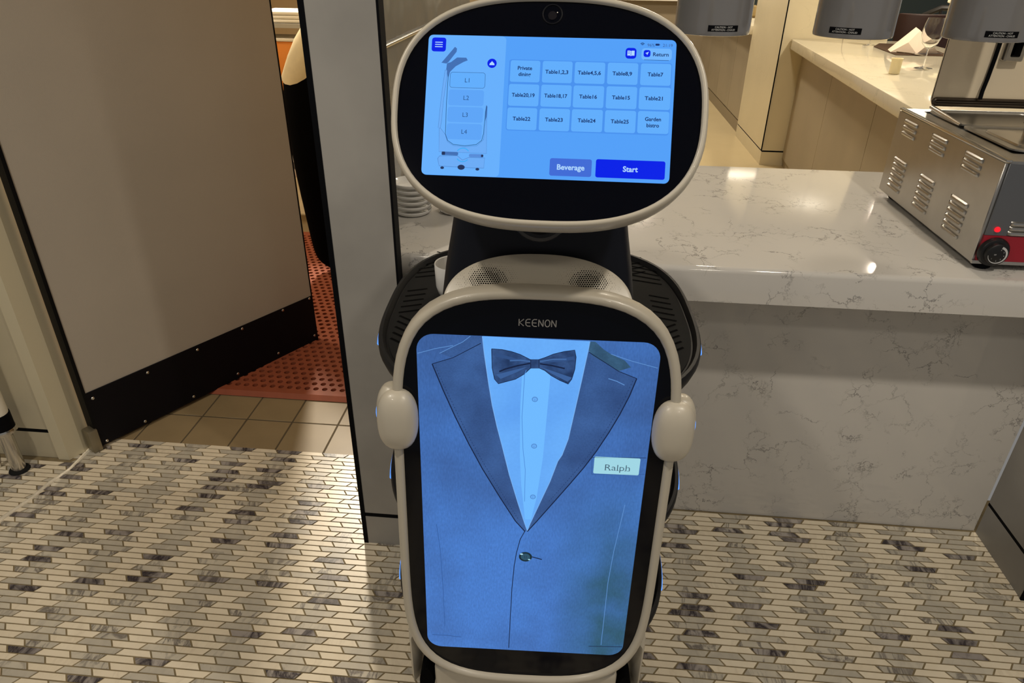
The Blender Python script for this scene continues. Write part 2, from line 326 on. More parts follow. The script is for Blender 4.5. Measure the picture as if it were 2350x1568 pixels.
M['black_cloth'] = plain('black_cotton', S(6, 6, 8), .95, spec=.05)
M['skin'] = plain('skin', S(186, 138, 106), .55)
M['hair'] = plain('dark_hair', S(30, 24, 20), .6)
M['orange'] = plain('orange_plastic', S(230, 140, 50), .5)
M['white_plain'] = plain('off_white', S(236, 230, 214), .5)
M['petal'] = plain('white_petal', S(250, 240, 205), .5)
M['stone_pot'] = plain('stone_pot', S(170, 146, 96), .7, noise=.2, nscale=30)
def glass_mat():
    m, nt, b = new_mat('clear_glass'); b.inputs['Base Color'].default_value = (.97, .98, .98, 1); b.inputs['Roughness'].default_value = .02
    b.inputs['Transmission Weight'].default_value = 1.0; b.inputs['IOR'].default_value = 1.45
    return m
M['glass'] = glass_mat()
def stripe_mat():
    m, nt, b = new_mat('striped_cloth'); N = nt.nodes.new; L = nt.links.new
    tc = N('ShaderNodeTexCoord'); wv = N('ShaderNodeTexWave'); wv.wave_type = 'BANDS'; wv.bands_direction = 'DIAGONAL'; wv.inputs['Scale'].default_value = 9
    L(tc.outputs['Object'], wv.inputs['Vector']); rp = N('ShaderNodeValToRGB')
    rp.color_ramp.elements[0].color = S(110, 104, 104); rp.color_ramp.elements[1].color = S(240, 232, 222)
    rp.color_ramp.elements[0].position = .4; rp.color_ramp.elements[1].position = .55
    L(wv.outputs[0], rp.inputs[0]); L(rp.outputs[0], b.inputs['Base Color']); b.inputs['Roughness'].default_value = .9
    return m
M['stripe'] = stripe_mat()
def tile_mat(name, base, alt, vein, vamt, vsc, rough):
    """marble tile: every tile its own tone, cloudy body, streaky veins"""
    m, nt, b = new_mat(name); N = nt.nodes.new; L = nt.links.new
    b.inputs['Roughness'].default_value = rough
    g = N('ShaderNodeNewGeometry'); oi = N('ShaderNodeObjectInfo')
    ad = N('ShaderNodeMath'); ad.operation = 'ADD'; L(g.outputs['Random Per Island'], ad.inputs[0]); L(oi.outputs['Random'], ad.inputs[1])
    fr = N('ShaderNodeMath'); fr.operation = 'FRACT'; L(ad.outputs[0], fr.inputs[0])
    n = N('ShaderNodeTexNoise'); n.inputs['Scale'].default_value = 26; n.inputs['Detail'].default_value = 5; n.inputs['Distortion'].default_value = .6; L(g.outputs['Position'], n.inputs['Vector'])
    av = N('ShaderNodeMath'); av.operation = 'MULTIPLY_ADD'; av.inputs[1].default_value = .6; L(fr.outputs[0], av.inputs[0])
    sb = N('ShaderNodeMath'); sb.operation = 'MULTIPLY_ADD'; sb.inputs[1].default_value = 1.1; sb.inputs[2].default_value = -.3; L(n.outputs[0], sb.inputs[0]); L(sb.outputs[0], av.inputs[2])
    av.use_clamp = True
    mx = N('ShaderNodeMix'); mx.data_type = 'RGBA'; mx.inputs[6].default_value = base; mx.inputs[7].default_value = alt; L(av.outputs[0], mx.inputs[0])
    # streaks
    mp = N('ShaderNodeMapping'); mp.inputs['Rotation'].default_value = (0, 0, .5); mp.inputs['Scale'].default_value = (1.0, .38, 1); L(g.outputs['Position'], mp.inputs['Vector'])
    of = N('ShaderNodeVectorMath'); of.operation = 'ADD'; L(mp.outputs[0], of.inputs[0])
    cb = N('ShaderNodeCombineXYZ'); m3 = N('ShaderNodeMath'); m3.operation = 'MULTIPLY'; m3.inputs[1].default_value = 3.7; L(fr.outputs[0], m3.inputs[0]); L(m3.outputs[0], cb.inputs[2]); L(cb.outputs[0], of.inputs[1])
    vn = N('ShaderNodeTexNoise'); vn.inputs['Scale'].default_value = vsc; vn.inputs['Detail'].default_value = 6; vn.inputs['Roughness'].default_value = .62; vn.inputs['Distortion'].default_value = 1.3
    L(of.outputs[0], vn.inputs['Vector'])
    ab = N('ShaderNodeMath'); ab.operation = 'SUBTRACT'; ab.inputs[1].default_value = .5; L(vn.outputs[0], ab.inputs[0])
    a2 = N('ShaderNodeMath'); a2.operation = 'ABSOLUTE'; L(ab.outputs[0], a2.inputs[0])
    rg = N('ShaderNodeMapRange'); rg.inputs[1].default_value = .0; rg.inputs[2].default_value = .05 if vamt < .9 else .11; rg.inputs[3].default_value = 1; rg.inputs[4].default_value = 0; L(a2.outputs[0], rg.inputs[0])
    th = N('ShaderNodeMapRange'); th.inputs[1].default_value = .45 if vamt < .9 else 0; th.inputs[2].default_value = .9 if vamt < .9 else .3; th.inputs[3].default_value = .05 if vamt < .9 else .6; th.inputs[4].default_value = vamt
    n5 = N('ShaderNodeMath'); n5.operation = 'MULTIPLY'; n5.inputs[1].default_value = 7.3; L(fr.outputs[0], n5.inputs[0]); n6 = N('ShaderNodeMath'); n6.operation = 'FRACT'; L(n5.outputs[0], n6.inputs[0]); L(n6.outputs[0], th.inputs[0])
    mu = N('ShaderNodeMath'); mu.operation = 'MULTIPLY'; L(rg.outputs[0], mu.inputs[0]); L(th.outputs[0], mu.inputs[1])
    m2 = N('ShaderNodeMix'); m2.data_type = 'RGBA'; m2.inputs[7].default_value = vein; L(mx.outputs[2], m2.inputs[6]); L(mu.outputs[0], m2.inputs[0])
    L(m2.outputs[2], b.inputs['Base Color'])
    return m
M['tile_light'] = tile_mat('cream_marble_tile', S(246, 234, 210), S(234, 220, 194), S(180, 164, 140), .18, 9, .30)
M['tile_grey'] = tile_mat('grey_marble_tile', S(184, 177, 163), S(216, 207, 188), S(84, 76, 76), .8, 11, .30)
M['tile_dark'] = tile_mat('dark_marble_tile', S(140, 132, 130), S(186, 178, 170), S(48, 40, 48), 1.0, 13, .28)
M['grout'] = plain('sand_grout', S(140, 124, 92), .85, noise=.25, nscale=30)

# ------------------------------------------------------------------ the setting
def struct(o, label=None): o['kind'] = 'structure'; (label and o.__setitem__('label', label)); return o
# mosaic floor: rows of trapezoid tiles along x
ROW = .01914; PER = .157; LONG = .0852; SHORT = .0626; TH = ROW - .0036
FL = struct(box('floor', -2.6, 2.2, -.6, 1.758, -.03, -.0016, M['grout']), 'cream and grey marble mosaic floor of trapezoid tiles')
def trap(mb, cx, cy, up, z1=0.0):
    d = 1 if up else -1
    a, b, h = LONG / 2, SHORT / 2, TH / 2
    q = [(-a, -h), (a, -h), (b, h), (-b, h)]
    q = [(cx + x * d, cy + y * d) for x, y in q]
    mb.add([(x, y, z1) for x, y in q] + [(x, y, z1 - .006) for x, y in q], [(0, 1, 2, 3), (0, 4, 5, 1), (1, 5, 6, 2), (2, 6, 7, 3), (3, 7, 4, 0)])
tile_me = {}
for k in ('light', 'grey', 'dark'):
    mb = MB(); trap(mb, 0, 0, True); o = mb.build('tile', M['tile_' + k], fixn=False); tile_me[k] = o.data; bpy.data.objects.remove(o)
tiles = []
for r in range(-36, 88):
    y = 1.085 - r * ROW + .0
    if y < -.55: continue
    ph = r % 4; light_up = ph in (1, 2); off = .19 * PER if r % 2 else 0.0
    for k in range(-16, 26):
        x0 = -.836 + off + k * PER
        for j in (0, 1):
            x = x0 + j * PER / 2
            if not (-2.5 < x < 2.1): continue
            if y > 1.612 and not (x < -.575 and y < 1.760): continue
            if x < -1.56 and y > 1.64: continue
            if -.48 < x < -.42 and 1.40 < y < 1.415: continue
            if x > 1.262 and y > 1.38: continue
            up = light_up if j == 0 else not light_up
            kind = 'light' if j == 0 else ('dark' if random.random() < .17 else 'grey')
            if j == 0 and random.random() < .03: kind = 'grey'
            tiles.append((x, y, up, kind))
def in_view(x, y):
    return y > .86 + .1 * (x + 1.2) / 2.3 and abs(x + .06) < 1.2 + (y - 1.0) * 1.0 and not (-.30 < x < .19 and y < 1.6)
near = sorted([t for t in tiles if in_view(t[0], t[1])], key=lambda t: t[0] ** 2 + t[1] ** 2)[:296]
nset = set(near)
for x, y, up, kind in near:
    o = bpy.data.objects.new('tile', tile_me[kind]); COL.objects.link(o); o.parent = FL; o.location = (x, y, 0)
    if not up: o.rotation_euler = (0, 0, math.pi)
fields = {k: MB() for k in tile_me}
for t in tiles:
    if t not in nset: trap(fields[t[3]], t[0], t[1], t[2])
mf = bpy.data.meshes.new('tile_field'); allv = []; allf = []; mi = []
for i, k in enumerate(fields):
    n0 = len(allv); allv += fields[k].v; allf += [tuple(a + n0 for a in f) for f in fields[k].f]; mi += [i] * len(fields[k].f)
mf.from_pydata(allv, [], allf)
for k in fields: mf.materials.append(M['tile_' + k])
mf.polygons.foreach_set('material_index', mi)
tf = bpy.data.objects.new('tile_field', mf); COL.objects.link(tf); tf.parent = FL; tf['kind'] = 'stuff'
# kitchen floor with square quarry tiles
KF = struct(box('floor', -3.2, -.525, 1.758, 6.0, -.03, -.002, M['kitchen_grout']), 'tan square tiles on the kitchen floor behind the door')
box('tile_row', -3.2, -.525, 2.40, 6.0, -.002, -.0005, M['kitchen_tile'], KF)['kind'] = 'stuff'
TX = .1635
mb = MB().box(-TX / 2 + .0025, TX / 2 - .0025, -TX / 2 + .0025, TX / 2 - .0025, -.008, 0); o = mb.build('tile', M['kitchen_tile'], bevel=.0012, bseg=1); tme = o.data; bpy.data.objects.remove(o)
for i in range(-5, 3):
    for j in range(0, 4):
        x = -.852 + i * TX
        if x + TX / 2 > -.58: continue
        o = bpy.data.objects.new('tile', tme); COL.objects.link(o); o.parent = KF; o.location = (x, 1.8385 + j * TX, -.0012)
struct(box('floor', -.5, 4.6, 2.46, 12.5, -.03, 0, M['corridor']), 'beige stone floor of the corridor behind the counter')
struct(box('ceiling', -3.4, 4.7, -1.2, 12.6, 2.8, 2.86, M['ceiling']))
# wall to the left of the door, with its black strip and casing
WL = struct(box('wall_left', -2.9, -1.603, 1.648, 1.76, .112, 2.8, M['cream_wall']), 'cream wall left of the kitchen door')
box('wall_base', -2.9, -1.603, 1.648, 1.76, 0, .099, M['cream_wall'], WL)
box('black_strip', -2.9, -1.603, 1.6482, 1.76, .0985, .113, M['black'], WL)
TR = struct(MB().loft([[(-1.603, 1.640, z), (-1.566, 1.640, z), (-1.545, 1.686, z), (-1.545, 1.76, z), (-1.603, 1.76, z)] for z in (0, 2.12)]).build('trim_1', M['cream_trim']), 'cream door casing')
box('casing_head', -1.545, -.56, 1.67, 1.76, 2.12, 2.8, M['cream_trim'], TR)
# sealant line across the mosaic
mb = MB(); pth = [(-1.535, 1.690), (-1.541, 1.60), (-1.556, 1.53), (-1.566, 1.46), (-1.588, 1.37), (-1.60, 1.25), (-1.615, 1.1)]
mb.tube([(x + random.uniform(-.005, .005), y, -.004) for x, y in pth], [.008, .007, .009, .0075, .010, .010, .010], 8)
struct(mb.build('trim_2', M['white_line'], smooth=True), 'rough white sealant line across the mosaic floor')
# kitchen door, standing open into the kitchen
DH = Vector((-1.498, 1.707, 0)); dA = math.atan2(.861, .509)
D = thing('door_1', DH, dA); struct(D, 'beige swing door with black kick plate, standing open')
box('door_leaf', 0, .907, 0, .042, .010, 2.08, M['door'], D, bevel=.002, bseg=1)
box('edge_trim', -.006, 0, -.001, .043, .010, 2.08, M['door_edge'], D)
box('edge_trim', .907, .911, -.001, .043, .010, 2.08, M['door_edge'], D)
box('hinge_stile', -.006, .004, -.004, .0, .010, 2.08, M['door_edge'], D)
kp = box('kick_plate', .0, .908, -.0035, 0, .012, .216, M['kick'], D, bevel=.001, bseg=1)
mb = MB().lathe([(.0005, .0022), (.004, .0018), (.0055, 0)], 10); o = mb.build('screw', M['chrome'], smooth=True); sme = o.data; bpy.data.objects.remove(o)
for x, z in [(.02, .190), (.204, .195), (.39, .199), (.576, .204), (.762, .207), (.893, .208), (.02, .022), (.152, .024), (.336, .028), (.522, .033), (.71, .036), (.893, .037)]:
    o = bpy.data.objects.new('screw', sme); COL.objects.link(o); o.parent = kp; o.matrix_local = Matrix.Translation((x, -.0035, z)) @ Matrix.Rotation(R(90), 4, 'X')
pv = MB().box(-.03, .0, -.012, .030, .004, .085).build('floor_pivot', M['brass'], D, bevel=.003)
MB().box(-.028, .012, -.012, .034, .0, .004).build('pivot_plate', M['chrome'], D, bevel=.001)
MB().tube([(.06 + .02 * i, .030 + .002 * math.sin(i), .006) for i in range(41)], .0045, 6).build('bottom_seal', M['rubber'], D, smooth=True)
# middle pier between door and counter
WM = struct(box('wall_middle', -.514, -.378, 1.389, 1.424, .112, 2.8, M['panel_grey']), 'grey marbled laminate pier between the door and the counter')
box('wall_base', -.514, -.378, 1.389, 1.424, 0, .099, M['panel_grey'], WM)
box('black_strip', -.514, -.378, 1.3892, 1.4238, .098, .1135, M['black'], WM)
box('corner_trim', -.526, -.514, 1.388, 1.425, 0, 2.8, M['black'], WM)
box('corner_trim', -.378, -.373, 1.3885, 1.4245, 0, 2.8, M['black'], WM)
# partition between kitchen and serving counter, steel on the counter side
WK = struct(box('wall_partition', -.524, -.512, 1.452, 6.0, 0, 2.8, M['kitchen_wall']))
def wavy():
    m, nt, b = new_mat('rippled_stainless'); N = nt.nodes.new; L = nt.links.new
    b.inputs['Base Color'].default_value = S(140, 143, 144); b.inputs['Metallic'].default_value = .55; b.inputs['Roughness'].default_value = .2
    g = N('ShaderNodeNewGeometry'); n = N('ShaderNodeTexNoise'); n.inputs['Scale'].default_value = 3.2; n.inputs['Detail'].default_value = 2; L(g.outputs['Position'], n.inputs['Vector'])
    bp = N('ShaderNodeBump'); bp.inputs['Strength'].default_value = .5; bp.inputs['Distance'].default_value = .05; L(n.outputs[0], bp.inputs['Height']); L(bp.outputs[0], b.inputs['Normal'])
    return m
M['wavy'] = wavy()
box('steel_cladding', -.512, -.500, 1.47, 3.4, .85, 2.6, M['wavy'], WK)
MB().tube([(-.4945, 1.60 + .05 * i, 1.235) for i in range(18)], .0055, 10).build('wall_rail', M['chrome'], WK, smooth=True)
# right-hand pier
WR = struct(box('wall_right', 1.214, 1.9, 1.372, 1.61, .1145, 2.8, M['panel_grey']), 'grey laminate pier at the right end of the counter')
box('wall_base', 1.214, 1.9, 1.372, 1.61, 0, .104, M['panel_grey'], WR)
box('black_strip', 1.2142, 1.9, 1.3722, 1.61, .103, .1155, M['black'], WR)
box('corner_trim', 1.212, 1.9, 1.366, 1.372, 0, 2.8, M['black'], WR)
# kitchen shell
struct(box('wall_kitchen_back', -3.2, -.524, 5.6, 5.7, 0, 2.8, M['kitchen_wall']))
struct(box('wall_kitchen_left', -3.3, -3.2, 1.76, 5.7, 0, 2.8, M['kitchen_wall']))
# marble pillar at the end of the bar
WP = struct(box('wall_pillar', 1.455, 2.19, 5.66, 6.66, .112, 2.8, M['pillar_marble']), 'cream marble pillar with a dark corner joint')
box('wall_base', 1.455, 2.19, 5.66, 6.66, 0, .100, M['pillar_marble'], WP)
box('black_strip', 1.46, 2.185, 5.665, 6.655, .100, .112, M['black'], WP)
box('corner_trim', 1.449, 1.456, 5.653, 5.661, .112, 2.8, M['black'], WP)
box('panel_joint', 1.88, 1.884, 5.657, 5.662, .112, 2.8, M['bar_panel'], WP)
# far corridor
FW = struct(box('wall_back', -.5, 1.95, 9.95, 10.05, 0, 2.8, M['taupe']), 'taupe wall at the end of the corridor with a pale ledge')
box('wall_ledge', -.5, 1.55, 9.84, 9.95, .93, .965, M['white_plain'], FW)
box('trim_post', 1.64, 1.76, 9.86, 9.95, .1, 2.8, M['white_plain'], FW)
struct(box('wall_dining', 2.0, 4.6, 9.95, 10.05, 0, 2.8, M['dark_wall']))
W1 = thing('window_1', (0, 0, 0)); struct(W1)
box('pane', 2.9, 3.35, 9.93, 9.95, 1.0, 2.4, plain('pale_blind', S(196, 208, 206), .6), W1)
box('window_frame', 3.35, 3.46, 9.9, 9.95, .9, 2.5, M['bar_panel'], W1)

# ------------------------------------------------------------------ delivery robot
RB = thing('delivery_robot', (-.036, .789, 0), R(2.767))
tag(RB, 'white service robot with a touchscreen head and a tall screen picturing a suit', 'robot')
ADM = Matrix.Translation((0, 0, .714)) @ Matrix.Rotation(R(-3.808), 4, 'X') @ Matrix.Rotation(R(.53), 4, 'Y')
ROOTM = Matrix.Translation((-.036, .789, 0)) @ Matrix.Rotation(R(2.767), 4, 'Z')
HDM = ROOTM.inverted() @ Matrix.Translation((-.034, .826, 1.294)) @ Matrix.Rotation(R(.116), 4, 'Z') @ Matrix.Rotation(R(-29.7), 4, 'X')
# --- tall display
AO = super_outline(.188, .348, 3.0, 6.0, 120, cz=-.002)
plate('display_glass', AO, .0006, .012, M['gloss_black'], RB, ADM)
sweep(AO, [(-.001, .003), (.0, -.004), (.003, -.0075), (.008, -.008), (.012, -.0045), (.014, .004), (.014, .016), (.010, .028), (.0, .032), (-.004, .022)], ADM, 'display_frame', M['robot_white'], RB)
plate('display_back', super_outline(.186, .346, 3.0, 6.0, 80, cz=-.002), .012, .028, M['robot_white'], RB, ADM)
def jacket_mat():
    m, nt, b = new_mat('suit_picture'); N = nt.nodes.new; L = nt.links.new
    b.inputs['Base Color'].default_value = (0, 0, 0, 1); b.inputs['Roughness'].default_value = .3; b.inputs['Specular IOR Level'].default_value = .2
    tc = N('ShaderNodeTexCoord'); sp = N('ShaderNodeSeparateXYZ'); L(tc.outputs['Object'], sp.inputs[0])
    n = N('ShaderNodeTexNoise'); n.inputs['Scale'].default_value = 9; n.inputs['Detail'].default_value = 2; L(tc.outputs['Object'], n.inputs['Vector'])
    z = N('ShaderNodeMapRange'); z.inputs[1].default_value = .29; z.inputs[2].default_value = -.12; L(sp.outputs[2], z.inputs[0])
    ad = N('ShaderNodeMath'); ad.operation = 'MULTIPLY_ADD'; ad.inputs[1].default_value = .55; L(z.outputs[0], ad.inputs[0])
    sb = N('ShaderNodeMath'); sb.operation = 'MULTIPLY_ADD'; sb.inputs[1].default_value = 1.5; sb.inputs[2].default_value = -.42; L(n.outputs[0], sb.inputs[0]); L(sb.outputs[0], ad.inputs[2]); ad.use_clamp = True
    mx = N('ShaderNodeMix'); mx.data_type = 'RGBA'; mx.inputs[6].default_value = S(54, 84, 138); mx.inputs[7].default_value = S(70, 122, 200); L(ad.outputs[0], mx.inputs[0])
    # greenish right-hand side of the jacket
    gx = N('ShaderNodeMapRange'); gx.inputs[1].default_value = .035; gx.inputs[2].default_value = .12; L(sp.outputs[0], gx.inputs[0])
    gz = N('ShaderNodeMapRange'); gz.inputs[1].default_value = .08; gz.inputs[2].default_value = -.14; L(sp.outputs[2], gz.inputs[0])
    n2 = N('ShaderNodeTexNoise'); n2.inputs['Scale'].default_value = 14; n2.inputs['Detail'].default_value = 3; L(tc.outputs['Object'], n2.inputs['Vector'])
    n3 = N('ShaderNodeMapRange'); n3.inputs[1].default_value = .15; n3.inputs[2].default_value = .62; n3.inputs[3].default_value = .35; L(n2.outputs[0], n3.inputs[0])
    m1 = N('ShaderNodeMath'); m1.operation = 'MULTIPLY'; L(gx.outputs[0], m1.inputs[0]); L(gz.outputs[0], m1.inputs[1])
    m2 = N('ShaderNodeMath'); m2.operation = 'MULTIPLY'; L(m1.outputs[0], m2.inputs[0]); L(n3.outputs[0], m2.inputs[1])
    mg = N('ShaderNodeMix'); mg.data_type = 'RGBA'; mg.inputs[7].default_value = S(46, 88, 112); L(mx.outputs[2], mg.inputs[6]); L(m2.outputs[0], mg.inputs[0])
    wv = N('ShaderNodeTexNoise'); wv.inputs['Scale'].default_value = 420; wv.inputs['Detail'].default_value = 2
    mp = N('ShaderNodeMapping'); mp.inputs['Scale'].default_value = (1, 1, .35); L(tc.outputs['Object'], mp.inputs[0]); L(mp.outputs[0], wv.inputs['Vector'])
    wr = N('ShaderNodeMapRange'); wr.inputs[3].default_value = .76; wr.inputs[4].default_value = 1.26; L(wv.outputs[0], wr.inputs[0])
    vm = N('ShaderNodeVectorMath'); vm.operation = 'SCALE'; L(mg.outputs[2], vm.inputs[0]); L(wr.outputs[0], vm.inputs['Scale'])
    L(vm.outputs[0], b.inputs['Emission Color']); b.inputs['Emission Strength'].default_value = 1
    return m
def lapel_mat(name, c0, c1, ns=16, ws=500, amp=.2):
    m, nt, b = new_mat(name); N = nt.nodes.new; L = nt.links.new
    b.inputs['Base Color'].default_value = (0, 0, 0, 1); b.inputs['Roughness'].default_value = .3; b.inputs['Specular IOR Level'].default_value = .2
    tc = N('ShaderNodeTexCoord'); n = N('ShaderNodeTexNoise'); n.inputs['Scale'].default_value = ns; L(tc.outputs['Object'], n.inputs['Vector'])
    rp = N('ShaderNodeMapRange'); rp.inputs[1].default_value = .3; rp.inputs[2].default_value = .7; L(n.outputs[0], rp.inputs[0])
    mx = N('ShaderNodeMix'); mx.data_type = 'RGBA'; mx.inputs[6].default_value = c0; mx.inputs[7].default_value = c1; L(rp.outputs[0], mx.inputs[0])
    wv = N('ShaderNodeTexNoise'); wv.inputs['Scale'].default_value = ws; L(tc.outputs['Object'], wv.inputs['Vector'])
    wr = N('ShaderNodeMapRange'); wr.inputs[3].default_value = 1 - amp; wr.inputs[4].default_value = 1 + amp; L(wv.outputs[0], wr.inputs[0])
    vm = N('ShaderNodeVectorMath'); vm.operation = 'SCALE'; L(mx.outputs[2], vm.inputs[0]); L(wr.outputs[0], vm.inputs['Scale'])
    L(vm.outputs[0], b.inputs['Emission Color']); b.inputs['Emission Strength'].default_value = 1
    return m
SCR = plate('suit_screen', rrect(-.163, -.290, .163, .290, .024, 8), -.0002, .0004, jacket_mat(), RB, ADM)
E_shirt = lapel_mat('shirt_picture', S(94, 160, 240), S(108, 178, 252), 8, 200, .06)
E_lapel = lapel_mat('lapel_picture', S(46, 74, 124), S(60, 96, 154))
E_green = lapel_mat('collar_picture', S(44, 76, 104), S(58, 96, 128), 40)
E_bow = lapel_mat('bow_tie_picture', S(30, 52, 92), S(56, 88, 140), 40, 300)
E_line = emit('dark_seam', S(24, 36, 66)); E_soft = emit('soft_seam', S(52, 88, 150)); E_hi = emit('light_seam', S(122, 176, 238)); E_dim = emit('dim_seam', S(96, 144, 206)); E_pl = emit('shirt_fold', S(80, 140, 216))
flat('shirt', SHIRT, -.0005, E_shirt, SCR)
L_, R_ = [(-.0195, .255), (-.021, .186), (-.019, .1), (-.0155, .05), (-.008, -.012)], [(.019, .255), (.017, .186), (.014, .1), (.008, .03), (.001, -.012)]
flat('shirt_placket', L_ + R_[::-1], -.0006, emit('placket_picture', S(112, 186, 255)), SCR)
flat('lapel', LAPEL_L, -.0007, E_lapel, SCR); flat('lapel', LAPEL_R, -.0007, E_lapel, SCR)
flat('collar', COLLAR_L, -.0009, E_lapel, SCR); flat('collar', COLLAR_R, -.0009, E_green, SCR)
for p in (BOW_L, BOW_R): flat('bow_tie_wing', p, -.0010, E_bow, SCR)
flat('bow_tie_knot', KNOT, -.0012, E_bow, SCR)
for i, p in enumerate(FOLDS): ribbon('bow_tie_fold', p, .0022, -.0013, E_line if i < 2 else emit('bow_sheen', S(66, 104, 160)), SCR)
for sg in (-1, 1):
    bxc = BOW_L[4][0] if sg < 0 else BOW_R[0][0]
    flat('bow_tie_sheen', [(bxc + sg * .004, .2475), (bxc + sg * .022, .2415), (bxc + sg * .046, .2335), (bxc + sg * .040, .2270), (bxc + sg * .018, .2385)], -.0011, emit('bow_sheen', S(60, 96, 152)), SCR)
    flat('bow_tie_sheen', [(bxc + sg * .006, .2545), (bxc + sg * .026, .2610), (bxc + sg * .046, .2660), (bxc + sg * .047, .2610), (bxc + sg * .026, .2565)], -.0011, emit('bow_sheen', S(50, 80, 130)), SCR)
    ribbon('collar_edge', (COLLAR_L if sg < 0 else COLLAR_R)[2 if sg < 0 else 0:6 if sg < 0 else 5], .0009, -.0014, E_dim if sg < 0 else E_green, SCR)
for p in (BOW_L, BOW_R): ribbon('bow_tie_edge', p + [p[0]], .0009, -.0013, E_line, SCR)
for k, wd, e in (('lapel_edge_l', .0016, E_line), ('lapel_edge_r', .0016, E_line), ('front', .0012, E_line), ('dart_l', .0007, E_soft), ('dart_r', .0009, E_dim), ('pocket_l', .0012, E_soft), ('pocket_r', .0012, E_line),
                 ('hole', .0018, E_line), ('seam_l', .0009, E_dim), ('seam_r', .0009, E_dim), ('placket', .0008, E_pl), ('welt', .0012, E_dim), ('tag_t', .0008, E_line), ('tag_b', .0008, E_soft), ('tag_s', .0008, E_soft)):
    ribbon('seam', LINES[k], wd, -.0014, e, SCR)
ribbon('lapel_gorge', LAPEL_L[0:3], .0010, -.0014, E_line, SCR); ribbon('lapel_gorge', LAPEL_R[0:4], .0010, -.0014, E_line, SCR)
ribbon('lapel_shirt_edge', SHIRT[:10], .0010, -.0014, E_hi, SCR); ribbon('lapel_shirt_edge', SHIRT[9:], .0010, -.0014, E_hi, SCR)
for nm, pth in (('l', STITCH_L), ('r', STITCH_R)):      # broken stitching along the lapels
    mb = MB()
    for a, b in zip(pth, pth[1:]):
        a, b = Vector(a), Vector(b); n = int((b - a).length / .0045)
        for i in range(n):
            p, q = a.lerp(b, i / n), a.lerp(b, (i + .45) / n); t = (q - p).normalized() * .0004; nn = Vector((-t.y, t.x))
            mb.add([(v.x, -.0014, v.y) for v in (p - nn, q - nn, q + nn, p + nn)], [(0, 1, 2, 3)])
    mb.build('stitching', emit('stitch', S(40, 60, 104)), SCR, fixn=False)
for c in BUTTONS:
    flat('shirt_button', ellipse(*c, .0042, .0042), -.0012, emit('shirt_button_picture', S(82, 138, 206)), SCR)
    flat('shirt_button', ellipse(*c, .0030, .0030), -.0014, emit('shirt_button_centre', S(104, 172, 245)), SCR)
    text('button_hole', ':', .006, c[0], c[1] - .0022, -.0015, E_line, SCR)
jx, jz = JBUTTON
flat('jacket_button', ellipse(jx, jz, .0102, .0096, 28), -.0013, emit('jacket_button_rim', S(26, 46, 56)), SCR)
flat('jacket_button', ellipse(jx, jz, .0072, .0066, 24), -.0015, emit('jacket_button_face', S(48, 84, 104)), SCR)
flat('button_gleam', ellipse(jx - .0062, jz + .0052, .0024, .0016, 12), -.0016, emit('gleam', S(170, 214, 230)), SCR)
flat('button_gleam', ellipse(jx + .006, jz - .005, .002, .0014, 12), -.0016, emit('gleam', S(150, 200, 216)), SCR)
for dx, dz in ((-.0014, -.0014), (.0014, -.0014), (-.0014, .0014), (.0014, .0014)): flat('button_hole', ellipse(jx + dx, jz + dz, .0007, .0007, 8), -.0017, E_line, SCR)
flat('name_tag', rrect(TAG[3][0], TAG[3][1], TAG[1][0], TAG[1][1], .0022, 4), -.0014, emit('name_tag_picture', S(160, 214, 228)), SCR)
E_tag = emit('name_tag_print', S(66, 92, 110))
tx0, tx1 = TAGTXT[0][0], TAGTXT[1][0]; tz = TAGTXT[0][1]
text('name_tag_lettering', 'Ralph', .0150, (tx0 + tx1) / 2, tz, -.0016, E_tag, SCR, width=tx1 - tx0, bold=-.0001)
mb = MB()       # little serifs on the name
for fx in (.03, .20, .50, .53, .63, .82, .93):
    x = tx0 + fx * (tx1 - tx0); mb.add([(x - .0014, -.0016, tz - .0001), (x + .0014, -.0016, tz - .0001), (x + .0014, -.0016, tz + .0005), (x - .0014, -.0016, tz + .0005)], [(0, 1, 2, 3)])
mb.build('name_tag_serifs', E_tag, SCR, fixn=False)
# maker's lettering above the screen, drawn as strokes
E_logo = plain('logo_print', S(132, 130, 128), .4)
lx0, lx1 = LOGO[0][0], LOGO[1][0]; lz = LOGO[0][1] - .0006; lh = .0098; cw = (lx1 - lx0) / 6
def stroke(mb, pts, wd=.0013):
    L, Rr = ribbon_pts(pts, wd); n = len(L)
    mb.add([(x, .0002, z) for x, z in L] + [(x, .0002, z) for x, z in Rr], [(i, i + 1, n + i + 1, n + i) for i in range(n - 1)])
mb = MB()
for i, ch in enumerate('KEENON'):
    x = lx0 + cw * i; wv = cw * .78; g = lambda a, b: (x + a * wv, lz + b * lh)
    if ch == 'K': stroke(mb, [g(0, 0), g(0, 1)]); stroke(mb, [g(.95, 1), g(.1, .5), g(.95, 0)])
    if ch == 'E': stroke(mb, [g(.98, 1), g(.4, 1), g(.12, .85), g(.02, .5), g(.12, .15), g(.4, 0), g(.98, 0)]); stroke(mb, [g(.03, .5), g(.9, .5)])
    if ch == 'N': stroke(mb, [g(.05, 0), g(.05, 1)]); stroke(mb, [g(.05, 1), g(.92, 0)]); stroke(mb, [g(.92, 0), g(.92, 1)])
    if ch == 'O': stroke(mb, [g(.5 + .48 * math.cos(t * math.pi / 10), .5 + .5 * math.sin(t * math.pi / 10)) for t in range(21)])
mb.build('maker_lettering', E_logo, RB, fixn=False, matrix=ADM)
